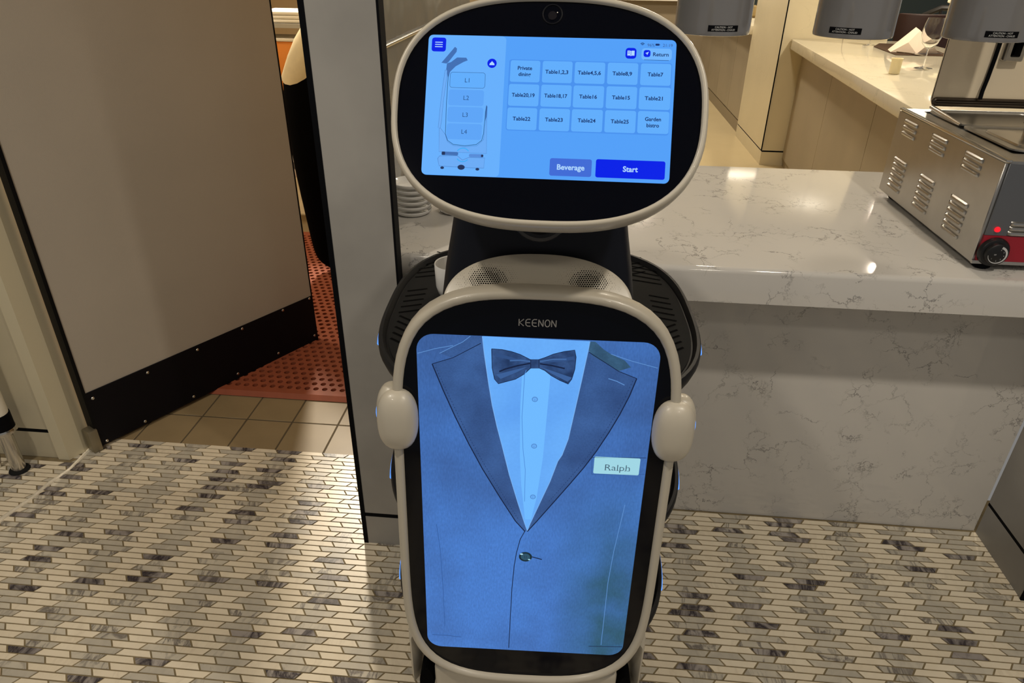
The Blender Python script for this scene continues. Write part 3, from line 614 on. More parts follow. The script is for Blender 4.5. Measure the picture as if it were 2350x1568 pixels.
# side pods with a blue light line
def ellipsoid(c, r, e=.85, nu=28, nv=18):
    rings = []; sp = lambda v, p: math.copysign(abs(v) ** p, v)
    for j in range(1, nv):
        ph = -math.pi / 2 + math.pi * j / nv
        rings.append([(c[0] + r[0] * sp(math.cos(ph), e) * sp(math.cos(2 * math.pi * i / nu), e), c[1] + r[1] * sp(math.cos(ph), e) * sp(math.sin(2 * math.pi * i / nu), e), c[2] + r[2] * sp(math.sin(ph), e)) for i in range(nu)])
    return MB().loft(rings)
for s in (-1, 1):
    pod = ellipsoid((s * .1925, -.003, .158), (.0288, .024, .0475), .80).build('side_pod', M['robot_white'], RB, smooth='all', matrix=ADM)
    ellipsoid((s * .2005, .009, .164), (.0235, .023, .0445), .84).build('pod_back', M['robot_white'], pod, smooth='all')
    MB().tube([(s * (.2232 + .0016 * math.cos(t * .5)), .014 + .002 * abs(t) * .3, .155 + .006 * t) for t in range(-3, 4)], [.001, .0022, .0028, .003, .0028, .0022, .001], 8).build('led_strip', M['led'], pod, smooth=True)
# --- head
HO = super_outline(.174, .126, 2.6, 2.6, 110, cz=-.003)
plate('head_glass', HO, .0008, .010, M['gloss_black'], RB, HDM)
rings = []
for off, y in ((-.0008, .003), (.0002, -.0028), (.003, -.0046), (.006, -.0024), (.0078, .004), (.0085, .016), (.0078, .032), (.004, .043), (-.008, .052), (-.03, .058), (-.07, .061)):
    rg = []; n = len(HO)
    for i in range(n):
        p = Vector(HO[i]); t = Vector(HO[(i + 1) % n]) - Vector(HO[i - 1]); t.normalize()
        if off > -.01: q = p + Vector((t.y, -t.x)) * off
        else: k = 1 + off / .14; q = Vector((p.x * k, (p.y + .003) * k - .003))
        rg.append((q.x, y, q.y))
    rings.append(rg)
MB().loft(rings, cap0=False).build('head_shell', M['robot_white'], RB, smooth='all', matrix=HDM)
HS = plate('head_screen', rrect(-.1415, -.08115, .1415, .08115, .006, 6), -.0002, .0006, emit('screen_right', S(84, 160, 248)), RB, HDM)
M['lens'] = plain('lens', S(22, 22, 27), .5, spec=.1)
cl = MB().tube([(.011 * math.cos(t * math.pi / 14), .0004, .108 + .011 * math.sin(t * math.pi / 14)) for t in range(28)], .0008, 6, closed=True).build('camera_ring', M['lens'], RB, smooth=True, matrix=HDM)
plate('camera_lens', ellipse(0, .1065, .005, .005, 20), .0001, .0007, plain('lens_glass', S(20, 18, 24), .3, spec=.2), RB, HDM)
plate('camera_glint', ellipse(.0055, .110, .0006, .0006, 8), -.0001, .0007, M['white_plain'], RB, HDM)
# what the head screen shows
u_bg = emit('ui_left_panel', S(104, 176, 252)); u_btn = emit('ui_button', S(98, 174, 252)); u_blue = emit('ui_blue', S(6, 34, 232)); u_txt = emit('ui_text', S(22, 48, 104)); u_txt2 = emit('ui_text_thin', S(60, 92, 150))
u_bev = emit('ui_beverage', S(66, 108, 214)); u_ltxt = emit('ui_light_text', S(176, 216, 255)); u_ret = emit('ui_return', S(112, 182, 255)); u_gap = emit('ui_gap', S(74, 146, 238)); u_l = emit('ui_level', S(94, 165, 247)); u_line = emit('ui_line', S(44, 86, 140))
u_rob = emit('ui_robot', S(108, 172, 246)); u_robd = emit('ui_robot_dark', S(66, 112, 180)); u_robk = emit('ui_robot_black', S(34, 52, 92)); u_ring = emit('ui_ring', S(56, 172, 246))
dx0 = DIV[0][0]; dx1 = DIV[1][0]; dm = (dx0 + dx1) / 2
flat('side_panel', [(x, z) for x, z in rrect(-.1413, -.0810, dm, .0810, .005, 4)], -.0004, u_bg, HS)
flat('grid_backing', rrect(GRID[10][0] - .001, GRID[10][1] - .001, GRID[4][2] + .001, GRID[4][3] + .001, .003), -.0004, u_gap, HS)
def bxp(b, r=.0028): return rrect(b[0], b[1], b[2], b[3], r, 4)
flat('menu_button', bxp(MENU, .0030), -.0006, u_blue, HS)
mh = (MENU[3] + MENU[1]) / 2
for k in (-1, 0, 1): flat('menu_bar', rrect(MENU[0] + .0038, mh + k * .0026 - .0005, MENU[2] - .0038, mh + k * .0026 + .0005, .0004, 2), -.0008, u_ltxt, HS)
flat('book_button', bxp(BOOK, .0035), -.0006, u_blue, HS)
bx, bz = (BOOK[0] + BOOK[2]) / 2, (BOOK[1] + BOOK[3]) / 2
flat('book_icon', [(bx - .0040, bz - .0027), (bx - .0008, bz - .0027), (bx, bz - .0034), (bx + .0008, bz - .0027), (bx + .0040, bz - .0027), (bx + .0040, bz + .0029), (bx + .0008, bz + .0029), (bx, bz + .0022), (bx - .0008, bz + .0029), (bx - .0040, bz + .0029)], -.0008, u_ltxt, HS)
ribbon('book_line', [(bx, bz - .0028), (bx, bz + .0020)], .0005, -.0009, u_blue, HS)
for k in (0, 1): ribbon('book_line', [(bx - .0032, bz + .0015 - k * .0016), (bx - .0014, bz + .0015 - k * .0016)], .0006, -.0009, u_blue, HS)
flat('return_button', bxp(RET, .0035), -.0006, u_ret, HS); ribbon('button_shade', [(RET[0] + .003, RET[1]), (RET[2] - .003, RET[1])], .0005, -.0007, u_line, HS)
flat('arrow_button', bxp(ARROW, .0024), -.0008, u_blue, HS)
ax, az = (ARROW[0] + ARROW[2]) / 2, (ARROW[1] + ARROW[3]) / 2
flat('arrow_icon', [(ax + .0020, az + .0020), (ax - .0020, az + .0003), (ax - .0004, az - .0003), (ax + .0001, az - .0020)], -.0009, u_ltxt, HS)
text('return_text', 'Return', .0062, RETTXT[0][0], RETTXT[0][1] + .0002, -.0008, u_txt, HS, 'LEFT', bold=.00010, width=RETTXT[1][0] - RETTXT[0][0])
wx, wz = STAT['wifi']
mb = MB()
for rr in (.0012, .0022, .0032):
    pts = [(wx + rr * math.cos(R(a)), wz + rr * math.sin(R(a))) for a in range(45, 136, 15)]; L, Q = ribbon_pts(pts, .0006); n = len(L)
    mb.add([(x, -.0006, z) for x, z in L] + [(x, -.0006, z) for x, z in Q], [(i, i + 1, n + i + 1, n + i) for i in range(n - 1)])
mb.build('wifi_icon', u_txt, HS, fixn=False)
text('status_text', '96%', .0048, STAT['pct'][0][0], STAT['pct'][0][1], -.0006, u_txt2, HS, 'LEFT', width=STAT['pct'][1][0] - STAT['pct'][0][0])
text('status_text', '21:19', .0048, STAT['time'][0][0], STAT['time'][0][1], -.0006, u_txt2, HS, 'LEFT', width=STAT['time'][1][0] - STAT['time'][0][0])
bb = STAT['bat']; flat('battery_icon', rrect(bb[0], bb[1], bb[0] + .0044, bb[3], .0005, 2), -.0006, u_txt, HS); flat('battery_icon', rrect(bb[0] + .0040, bb[1] + .0006, bb[0] + .0052, bb[3] - .0006, .0003, 2), -.0006, u_txt2, HS)
NAMES = ['Private\ndining', 'Table1,2,3', 'Table4,5,6', 'Table8,9', 'Table7', 'Table20,19', 'Table18,17', 'Table16', 'Table15', 'Table21', 'Table22', 'Table23', 'Table24', 'Table25', 'Garden\nbistro']
for b, nm in zip(GRID, NAMES):
    flat('table_button', bxp(b, .0024), -.0006, u_btn, HS)
    cxm, czm = (b[0] + b[2]) / 2 - .0004, (b[1] + b[3]) / 2
    if '\n' in nm:
        a, c = nm.split('\n'); text('button_text', a, .0060, cxm, czm + .0016, -.0008, u_txt, HS, bold=.00013); text('button_text', c, .0060, cxm, czm - .0055, -.0008, u_txt, HS, bold=.00013)
    else: text('button_text', nm, .0060, cxm, czm - .0020, -.0008, u_txt, HS, bold=.00013, width={10: .0262, 8: .0220, 7: .0202, 6: .0175}.get(len(nm)))
flat('beverage_button', bxp(BEV, .0024), -.0006, u_bev, HS); text('button_text', 'Beverage', .0086, (BEV[0] + BEV[2]) / 2, (BEV[1] + BEV[3]) / 2 - .0028, -.0008, u_ltxt, HS, bold=.00022)
flat('start_button', bxp(START, .0024), -.0006, u_blue, HS); text('button_text', 'Start', .0086, (START[0] + START[2]) / 2, (START[1] + START[3]) / 2 - .0028, -.0008, u_ltxt, HS, bold=.00022)
flat('dish_button', ellipse(*BELL, .0054, .0054, 24), -.0006, u_blue, HS)
flat('dish_icon', [(BELL[0] - .0030, BELL[1] - .0022), (BELL[0] + .0030, BELL[1] - .0022), (BELL[0] + .0026, BELL[1] - .0002), (BELL[0] + .0008, BELL[1] + .0014), (BELL[0], BELL[1] + .0026), (BELL[0] - .0008, BELL[1] + .0014), (BELL[0] - .0026, BELL[1] - .0002)], -.0008, u_ltxt, HS)
flat('robot_drawing', RBODY, -.0005, u_rob, HS); flat('robot_drawing', RBASE, -.0005, u_rob, HS)
ribbon('robot_outline', RBASE + [RBASE[0]], .0004, -.0007, u_robd, HS); ribbon('robot_outline', RBODY + [RBODY[0]], .0003, -.0006, u_robd, HS)
for k, b in enumerate(LS):
    flat('level_box', bxp(b, .0028), -.0006, u_btn if k == 0 else u_l, HS)
    if k == 0: ribbon('level_outline', bxp(b, .0028) + [bxp(b, .0028)[0]], .0004, -.0008, u_line, HS)
    text('level_text', 'L%d' % (k + 1), .0072, (b[0] + b[2]) / 2, (b[1] + b[3]) / 2 - .0026, -.0008, u_line, HS)
ribbon('robot_outline', RU, .0006, -.0008, emit('ui_frame', S(34, 84, 130)), HS)
flat('robot_drawing', RHEAD, -.0006, u_robd, HS); flat('robot_drawing', RARM, -.0006, u_robd, HS); flat('robot_drawing', RPANEL, -.0007, u_rob, HS); ribbon('robot_outline', RPANEL + [RPANEL[0]], .0003, -.0008, u_robd, HS); flat('robot_drawing', RPOST, -.0006, u_robd, HS)
flat('robot_slot', bxp(RSLOT1, .0015), -.0008, u_robd, HS); flat('robot_slot', bxp(RSLOT2, .0015), -.0008, emit('ui_slot', S(88, 140, 216)), HS)
flat('robot_slot', rrect(RSLOT1[0], RSLOT1[1], RSLOT1[0] + .004, RSLOT1[3], .0008, 2), -.0009, u_robk, HS); flat('robot_slot', rrect(RSLOT2[2] - .0026, RSLOT2[1] + .0004, RSLOT2[2], RSLOT2[3] - .0004, .0006, 2), -.0009, u_robk, HS)
for a0, a1 in ((35, 150), (215, 325)): ribbon('robot_ring', [(RCIRC[0] + .0078 * math.cos(R(a)), RCIRC[1] + .0078 * math.sin(R(a))) for a in range(a0, a1, 8)], .0010, -.0008, u_ring, HS)
for (x, z), rr in zip(RWH, (.0022, .0022, .0042)): flat('robot_wheel', ellipse(x, z, rr, rr * .7, 16), -.0008, u_robk, HS)
# --- neck, speaker, joint
def ring_xy(hw, yc, hd, z, n=40, e=2.8): return [(x, yc + y, z) for x, y in super_outline(hw, hd, e, e, n)]
MB().loft([ring_xy(*a) for a in ((.144, .145, .066, .94), (.140, .145, .064, 1.01), (.134, .148, .060, 1.055), (.126, .155, .056, 1.10), (.118, .160, .056, 1.15), (.113, .165, .056, 1.20), (.107, .175, .055, 1.235), (.07, .19, .04, 1.25))]).build('neck', M['robot_dark'], RB, smooth='all')
MB().loft([ring_xy(.045, .3, .13, z, 24, 3) for z in (1.19, 1.215)]).build('rear_camera_arm', M['robot_dark'], RB, smooth=True)
MB().tube([(.034 * math.cos(t * math.pi / 16), .060 + .005 * math.sin(t * math.pi / 16), 1.165 + .034 * math.sin(t * math.pi / 16)) for t in range(32)], .006, 8, closed=True).build('head_joint', plain('joint_grey', S(34, 38, 48), .35), RB, smooth=True)
MB().tube([(0, .05, 1.20), (0, .09, 1.27), (0, .1, 1.30)], .03, 16).build('head_bracket', M['robot_dark'], RB, smooth=True)
SPM = Matrix.Translation((0.0, .030, 1.043)) @ Matrix.Rotation(R(-45), 4, 'X')
arch = [(.126 * math.copysign(abs(math.cos(t)) ** (2 / 2.3), math.cos(t)), .076 * abs(math.sin(t)) ** (2 / 2.3)) for t in [math.pi * i / 48 for i in range(49)]]
arch = [(.126, .002)] + [(x, max(z, .003)) for x, z in arch][1:-1] + [(-.126, .002)]
inn = [(x * .95, .002 + (z - .002) * .92) for x, z in arch]
MB().loft([[(x, .030, z) for x, z in arch], [(x, .004, z) for x, z in arch], [(x * .99, -.001, z * .99) for x, z in arch], [(x, -.003, z) for x, z in inn]]).build('speaker_cover', M['robot_white'], RB, smooth=True, matrix=SPM)
mb = MB()
for s in (-1, 1):
    for r in range(-9, 10):
        for c in range(-14, 15):
            x = (c + .5 * (r % 2)) * .0031; z = r * .0027; d = math.hypot(x / .030, z / .021)
            if d > 1.45 or (d > .95 and random.random() < .45): continue
            rr = .0012 if d < .55 else .0009 if d < .85 else .0004 if d < 1.1 else .00025
            cx, cz = s * .066 + x, .036 + z
            if cz < .004 or cz > .066: continue
            mb.add([(cx + rr * math.cos(a * math.pi / 3), -.0033, cz + rr * math.sin(a * math.pi / 3)) for a in range(6)], [(0, 1, 2, 3, 4, 5)])
sh = mb.build('speaker_holes', M['groove'], RB, fixn=False, matrix=SPM); sh['kind'] = 'stuff'
# --- trays
def tray(z0, with_mat):
    TO = super_outline(.268, .30, 2.8, 2.8, 90, cz=.315, cx=.004)
    def rg(k, z): return [((x - .004) * k + .004, (y - .315) * k + .315, z0 + z) for x, y in TO]
    t = MB().loft([rg(.80, -.040), rg(.93, -.032), rg(.985, -.018), rg(1.0, -.006), rg(1.0, .002), rg(.992, .006), rg(.975, .006), rg(.962, .0), rg(.955, -.004)]).build('tray', M['tray'], RB, smooth=True)
    for s in (-1, 1):
        pts = [(x, y) for x, y in TO if s * x > .2 and .17 < y < .30]
        pts.sort(key=lambda p: p[1])
        MB().tube([((x - .004) * .9985 + .004, y, z0 - .010) for x, y in pts], .0032, 8).build('led_strip', M['led'], t, smooth=True)
    if with_mat:
        MB().loft([rg(.945, -.004), rg(.945, -.0015), rg(.94, -.0008)]).build('tray_mat', M['rubber'], t, smooth=True)
        def groove(p, q=None, pts=None):
            pp = pts or [p, q]
            if any(((x - .004) / .268) ** 2 * 1.0 > .86 for x, y in pp): return
            L, Q = ribbon_pts([(x, y) for x, y in pp], .0046); n = len(L)
            mesh_obj('mat_groove', [(x, y, z0 - .0003) for x, y in L] + [(x, y, z0 - .0003) for x, y in Q], [(i, i + 1, n + i + 1, n + i) for i in range(n - 1)], M['groove'], t, fixn=False)
        for s in (-1, 1):
            for k in range(7):       # nested hairpins opening towards the edge, then towards the middle
                y_ = .545 - .024 * k
                if k < 4: groove(None, None, [(s * .236, y_ - .050 + .004 * k), (s * .175, y_ - .018), (s * .166, y_ - .008), (s * .175, y_ + .002), (s * .212, y_ + .022)])
                groove(None, None, [(s * .105, y_ + .012), (s * .150, y_ - .006), (s * .158, y_ - .015), (s * .150, y_ - .024), (s * .105, y_ - .040)])
            for k in range(5): groove((s * .205, .385 - .022 * k), (s * .240, .372 - .022 * k))
            for k in range(5): groove((s * .200, .245 - .020 * k), (s * .236, .272 - .020 * k))
        for s in (-1, 1):
            me = text_mesh('KEENON', .026, 'CENTER')
            me.materials.clear()
            for v in me.vertices: a, b = v.co.x, v.co.y; v.co = (s * .178 - s * b, .31 + s * a, z0 - .0003)
            link('mat_lettering', me, M['groove'], t)
    return t
tray(.90, True); tray(.62, False); tray(.36, False)
for s in (-1, 1):
    MB().loft([ring_xy(.018, .0, .03, z, 16) for z in (.2, .78)]).build('rear_post', M['robot_white'], RB, smooth=True, matrix=Matrix.Translation((s * .19, .57, 0)))
MB().loft([ring_xy(.13, .085, .05, z, 32) for z in (.30, .70, .96)]).build('front_pillar', M['robot_dark'], RB, smooth=True)
# --- lower body and base
MB().loft([ring_xy(*a, 60, 4.0) for a in ((.200, .31, .30, .145), (.210, .31, .315, .16), (.208, .31, .315, .27), (.203, .31, .305, .33), (.196, .31, .29, .345))]).build('lower_body', M['robot_white'], RB, smooth=True)
MB().loft([ring_xy(*a, 60, 4.0) for a in ((.20, .31, .31, .03), (.215, .31, .325, .05), (.215, .31, .325, .11), (.20, .31, .31, .125))]).build('base', M['robot_white'], RB, smooth=True)
MB().loft([ring_xy(.18, .31, .28, z, 40, 4.0) for z in (.12, .15)]).build('base_gap', M['robot_dark'], RB, smooth=True)
for s in (-1, 1):
    fin = MB().loft([[(s * (.186 + a), y0, z) for a, y0 in ((0, .02), (.012, -.004), (.020, .02), (.020, .10), (0, .10))] for z in (.30, .42)]).build('side_fin', M['robot_white'], RB, bevel=.004)
    for y in (.06, .56):
        MB().lathe([(.03, -.014), (.034, -.01), (.034, .01), (.03, .014)], 20).build('wheel', M['rubber'], RB, smooth=True, matrix=Matrix.Translation((s * .15, y, .035)) @ Matrix.Rotation(R(90), 4, 'Y'))
    plate('body_slot', ellipse(s * .173, .318, .0125, .042, 24), -.0145, .02, M['groove'], RB)
box('apron_shell', -.158, .158, -.022, .05, .20, .372, M['robot_white'], RB, bevel=.012, bseg=3)
# mug on the top tray
cup = MB().lathe([(.026, 0), (.031, .004), (.035, .018), (.0365, .060), (.0357, .0613), (.034, .060), (.032, .018), (.024, .007)], 32)
mg = thing('mug', ROOTM @ Vector((-.150, .365, .9005))); tag(mg, 'white ceramic cup standing on the robot tray behind its neck', 'cup')
cup.build('cup_body', M['ceramic'], mg, smooth=True)

# ------------------------------------------------------------------ serving counter
CT = thing('serving_counter', (0, 0, 0)); tag(CT, 'counter base faced in veined white quartz beside the robot', 'counter')
box('front_panel', -.486, 1.212, 1.617, 1.64, 0, .812, M['quartz'], CT)
box('carcass', -.486, 1.212, 1.641, 2.25, .0, .811, M['panel_grey'], CT)
box('back_panel', -.486, 1.212, 2.25, 2.27, 0, .811, M['bar_panel'], CT)
prof = [(1.4515, .766)] + [(1.4515 + .012 - .012 * math.cos(R(a)), .836 + .012 * math.sin(R(a))) for a in range(0, 91, 18)] + [(2.31, .848), (2.31, .812), (1.49, .812), (1.49, .766)]
wt = MB().loft([[(x, y, z) for y, z in prof] for x in (-.486, 1.212)])
wt.box(1.212, 1.45, 1.612, 2.31, .812, .848)
wt = wt.build('worktop', M['quartz'], smooth=True)
tag(wt, 'polished white quartz worktop with a deep front edge and grey veins', 'worktop')
# ------------------------------------------------------------------ heat lamps
LABELS = ['grey heat lamp partly hidden behind the robot head', 'grey heat lamp hanging between the robot and the food warmer, in front of the pillar', 'grey heat lamp hanging above the steel food warmer at the right edge']
for (x, la, lab) in ((.3165, 8, LABELS[0]), (.650, -30, LABELS[1]), (.953, -3, LABELS[2])):
    lp = thing('heat_lamp', (x, 1.90, 1.281)); tag(lp, lab, 'lamp', 'heat lamps over the counter')
    MB().lathe([(.0860, .0), (.0888, .001), (.0902, .006), (.0900, .02), (.0875, .28), (.081, .30), (.03, .34), (.02, .36), (.012, .40), (.008, .40), (.01, .35), (.076, .296), (.0845, .28), (.087, .02)], 48).build('shade', M['lamp_grey'], lp, smooth=True)
    MB().lathe([(.004, .06), (.03, .075), (.04, .11), (.03, .16), (.015, .20)], 20).build('bulb', M['bulb'], lp, smooth=True)
    MB().tube([(0, 0, .39), (0, 0, .9), (0, 0, 1.518)], .004, 8).build('cord', M['black'], lp, smooth=True)
    n = 10; hw = R(23); Rr = .0906; v = []
    for i in range(n + 1):
        a = R(la) + hw * (2 * i / n - 1); v += [(Rr * math.sin(a), -Rr * math.cos(a), .0108), (Rr * math.sin(a), -Rr * math.cos(a), .0242)]
    lb = mesh_obj('warning_label', v, [(2 * i, 2 * i + 2, 2 * i + 3, 2 * i + 1) for i in range(n)], M['black'], lp, fixn=False)
    for s_, z_ in (('CAUTION - HOT', .0185), ('ATTENTION - CHAUD', .0128)):
        me = text_mesh(s_, .0056, 'CENTER', .00006); me.materials.clear()
        for vv in me.vertices:
            a = R(la) + vv.co.x / Rr; vv.co = ((Rr + .0003) * math.sin(a), -(Rr + .0003) * math.cos(a), z_ + vv.co.y)
        link('warning_text', me, M['label_white'], lb)
# ------------------------------------------------------------------ food warmer
X0, X1, Y0, Y1, Z0, Z1 = .952, 1.305, 1.634, 2.236, .816, 1.058
FW_ = thing('food_warmer', (0, 0, 0)); tag(FW_, 'stainless steel food warmer with louvred side, red control strip and open lid', 'warmer')
box('body', X0, X1, Y0 + .004, Y1, Z0, Z1 - .004, M['steel'], FW_, bevel=.002, bseg=1)
box('front_panel', X0 + .008, X1, Y0, Y0 + .004, .886, Z1 - .004, M['steel_dark'], FW_, bevel=.001, bseg=1)
box('control_strip', X0 + .008, X1, Y0 - .001, Y0 + .004, .824, .886, M['red'], FW_)
box('bottom_edge', X0, X1, Y0 - .002, Y0 + .004, Z0, .824, M['steel'], FW_)
for y in (Y0, Y1): pass
MB().box(X0 - .002, X0 + .012, Y0, Y1, Z1 - .004, Z1 + .003).build('top_edge', M['chrome'], FW_, bevel=.002)
MB().box(X0 + .012, X0 + .05, Y0 + .002, Y1, Z1 - .004, Z1).build('top_deck', M['steel'], FW_)
MB().box(X0 + .05, X1, Y0 + .002, Y0 + .075, Z1 - .004, Z1).build('top_deck', M['steel'], FW_)
MB().box(X0 + .05, X1, Y1 - .04, Y1, Z1 - .004, Z1).build('top_deck', M['steel'], FW_)
MB().tube([(X0 + .058, 1.99, Z1 + .006), (X0 + .064, 2.10, Z1 + .009), (X0 + .07, 2.20, Z1 + .012)], [.004, .0065, .0065], 10).build('deck_rail', M['chrome'], FW_, smooth=True)
def pan(y0, y1, lid):
    x0, x1 = X0 + .06, X1 - .01
    p = MB()
    def rr(i, z): return [(x, y, z) for x, y in rrect(x0 + i, y0 + i, x1 - i, y1 - i, .03, 5)]
    p.loft([rr(-.004, Z1 + .002), rr(-.004, Z1 + .006), rr(.008, Z1 + .0065), rr(.012, Z1 + .001), rr(.02, Z1 - .06 if not lid else Z1 - .003)])
    o = p.build('pan', M['steel'], FW_, smooth=True)
    if lid:
        MB().loft([rr(.03, Z1 - .002), rr(.035, Z1 + .006), rr(.07, Z1 + .010)]).build('pan_cover', M['chrome'], o, smooth=True)
        MB().loft([[((x0 + x1) / 2 + .02 + a * k, (y0 + y1) / 2 + .02 + b * k, Z1 + z) for a, b in super_outline(.075, .032, 2.2, 2.2, 32)] for k, z in ((.9, .008), (.92, .03), (1.0, .036), (.97, .042), (.80, .040), (.70, .036))]).build('cover_handle', M['chrome'], o, smooth=True)
pan(1.72, 1.985, True); pan(1.995, 2.19, False)
# louvres pressed into the side and the front
prf = [(0, -.0055), (-.0035, -.0045), (-.0055, -.001), (-.0045, .003), (0, .0055)]
mb = MB(); ring = []
for y, k in ((0, .15), (.004, .9), (.012, 1), (.074, 1), (.081, .9), (.085, .15)): ring.append([(px * k, y, pz) for px, pz in prf])
mb.loft(ring); o = mb.build('louvre', M['steel'], smooth=True); lme = o.data; bpy.data.objects.remove(o)
mbk = MB().box(-.0008, .0, -.004, .003, -.005, .004); o = mbk.build('louvre_slot', M['groove']); kme = o.data; bpy.data.objects.remove(o)
for yb in (2.096, 1.911, 1.724):
    for z in [1.034 - .0165 * i for i in range(3)] + [.925 - .0158 * i for i in range(6)]:
        o = bpy.data.objects.new('louvre', lme); COL.objects.link(o); o.parent = FW_; o.location = (X0, yb, z)
        k = bpy.data.objects.new('louvre_slot', kme); COL.objects.link(k); k.parent = o; k.location = (0, .086, 0)
for z in (.893, .9045, .916):
    o = bpy.data.objects.new('louvre', lme); COL.objects.link(o); o.parent = FW_; o.matrix_local = Matrix.Translation((1.008 + .085 + (z - .893) * .0, Y0, z)) @ Matrix.Rotation(R(90), 4, 'Z')
kn = MB().lathe([(.0345, 0), (.0345, .006), (.031, .011), (.026, .012), (.025, .022), (.022, .024)], 36)
KM = Matrix.Translation((.990, Y0 - .001, .848)) @ Matrix.Rotation(R(90), 4, 'X')
kb = kn.build('control_knob', M['gloss_black'], FW_, smooth=True, matrix=KM)
kb.data.materials[0] = plain('black_knob', S(14, 14, 16), .4)
v = []; f = []
for i in range(25):
    a = R(75 - 250 * i / 24); wd = .0045 * (1 - i / 24) + .0008
    for r in (.0212, .0212 - wd): v.append((r * math.cos(a), r * math.sin(a), .0242))
mesh_obj('dial_print', v, [(2 * i, 2 * i + 2, 2 * i + 3, 2 * i + 1) for i in range(24)], M['label_white'], kb, fixn=False)
for t, (a, r) in zip(('6', '5', '4', '3', '2', '1'), [(70, .013), (30, .0135), (-8, .0135), (-50, .0135), (-90, .0145), (-140, .0145)]):
    me = text_mesh(t, .0045); me.materials.clear()
    for q in me.vertices: q.co = (q.co.x + r * math.cos(R(a)), q.co.y + r * math.sin(R(a)) - .0015, .0243)
    link('dial_number', me, M['label_white'], kb)
me = text_mesh('Off', .0048); me.materials.clear()
for q in me.vertices: q.co = (q.co.x * .8 - .006, q.co.y - .001, .0243)
link('dial_number', me, M['label_white'], kb)
MB().lathe([(.0062, 0), (.0062, .002), (.005, .005), (.002, .0062)], 18).build('indicator_light', M['red_led'], FW_, smooth=True, matrix=Matrix.Translation((.983, Y0, .9015)) @ Matrix.Rotation(R(90), 4, 'X'))
for x in (X0 + .035, X1 - .04):
    for y in (Y0 + .02, Y1 - .05): MB().lathe([(.014, 0), (.02, .004), (.02, .012), (.017, .018)], 16, (x, y, .8)).build('foot', M['black'], FW_, smooth=True)
LID = thing  # lid standing upright at the back
lidm = plain('satin_lid', S(240, 224, 196), .4, .0, noise=.05, nscale=3)
ld = plate('lid', rrect(1.027, 1.074, 1.352, 1.42, .014, 5), 2.226, 2.232, lidm, FW_, bevel=.0)
MB().tube([(x, 2.222, z) for x, z in rrect(1.033, 1.075, 1.346, 1.089, .0068, 6)], .006, 8, closed=True).build('lid_rim', plain('dark_steel_rim', S(92, 84, 76), .3, 1.0), ld, smooth=True)
ribbon('lid_edge', [(1.027, 1.09), (1.027, 1.41)], .002, 2.2255, M['black'], ld)
hd = MB().loft([[(x, y, z) for x, z in rrect(1.176 + i, 1.198 + i, 1.226 - i, 1.275 - i, .004, 3)] for i, y in ((0, 2.226), (0, 2.200), (.003, 2.196), (.012, 2.196), (.013, 2.226))])
hd.build('lid_handle', M['steel'], ld, smooth=True)
MB().tube([(1.150, 2.205, 1.095), (1.153, 2.212, 1.115), (1.158, 2.216, 1.15), (1.160, 2.216, 1.20), (1.160, 2.214, 1.27), (1.158, 2.212, 1.33), (1.156, 2.22, 1.41)], .0055, 10).build('power_cord', M['black'], FW_, smooth=True)
# bring the warmer to its real size and set it down on the worktop
def resize(root, s, origin, to):
    done = set()
    for o in [root] + list(root.children_recursive):
        if o.type == 'MESH' and o.data.name not in done: done.add(o.data.name); o.data.transform(Matrix.Scale(s, 4))
        if o.parent == root: o.location = (o.location - Vector(origin)) * s
        elif o.parent is not None: o.location = o.location * s
    root.location = to
resize(FW_, .926, (1.13, 1.93, .80), (1.0464, 1.7872, .8482))
# ------------------------------------------------------------------ bowls stacked on the counter
bw = MB().lathe([(.030, 0), (.040, .001), (.0485, .007), (.0505, .0125), (.0500, .0140), (.0475, .0125), (.040, .004), (.030, .003)], 32).build('saucer', M['ceramic'], smooth=True)
bme = bw.data; bpy.data.objects.remove(bw)
pos = ['lowest', 'second from the bottom', 'third from the bottom', 'fourth from the bottom', 'fifth from the bottom', 'topmost']
for cx, cy, lab in ((-.414, 1.732, 'white saucer next to the steel wall, %s in its stack'), (-.301, 1.76, 'white saucer half hidden by the robot head, %s in its stack')):
    for i in range(6):
        o = bpy.data.objects.new('saucer', bme); COL.objects.link(o); o.location = (cx, cy, round(.848 + .0142 * i, 4)); tag(o, lab % pos[i], 'saucer', 'white saucers stacked on the counter')
# ------------------------------------------------------------------ marble bar behind
BR = thing('bar_counter', (0, 0, 0)); tag(BR, 'bar counter with taupe panels and a polished cream marble top, ending at the pillar', 'bar')
ang = math.atan2(5.64 - 2.75, 1.517 - 1.321)
top = [(1.321, 2.75), (2.42, 2.75), (2.42, 5.655), (1.518, 5.655)]
MB().loft([[(x, y, z) for x, y in top] for z in (.852, .92)]).build('bar_top', M['bar_marble'], BR, bevel=.006)
bd = [(1.44, 2.85), (2.35, 2.85), (2.35, 5.65), (1.63, 5.65)]
MB().loft([[(x, y, z) for x, y in bd] for z in (0, .851)]).build('bar_body', M['bar_panel'], BR)
for i in range(3):
    t0, t1 = i / 3 + .0007, (i + 1) / 3 - .0007
    a = Vector((1.44, 2.85)).lerp(Vector((1.63, 5.65)), t0); b = Vector((1.44, 2.85)).lerp(Vector((1.63, 5.65)), t1)
    MB().loft([[(a.x - .012, a.y, z), (a.x, a.y, z), (b.x, b.y, z), (b.x - .012, b.y, z)] for z in (.06, .851)]).build('bar_panel', M['bar_panel'], BR, bevel=.002, bseg=1)
B2 = thing('bar_counter', (0, 0, 0)); tag(B2, 'far counter with a pale stone top beyond the marble pillar', 'bar')
box('bar_body', 1.50, 2.3, 6.68, 9.5, 0, .85, M['bar_panel'], B2); box('bar_top', 1.42, 2.4, 6.67, 9.6, .85, .92, M['bar_marble'], B2, bevel=.006)
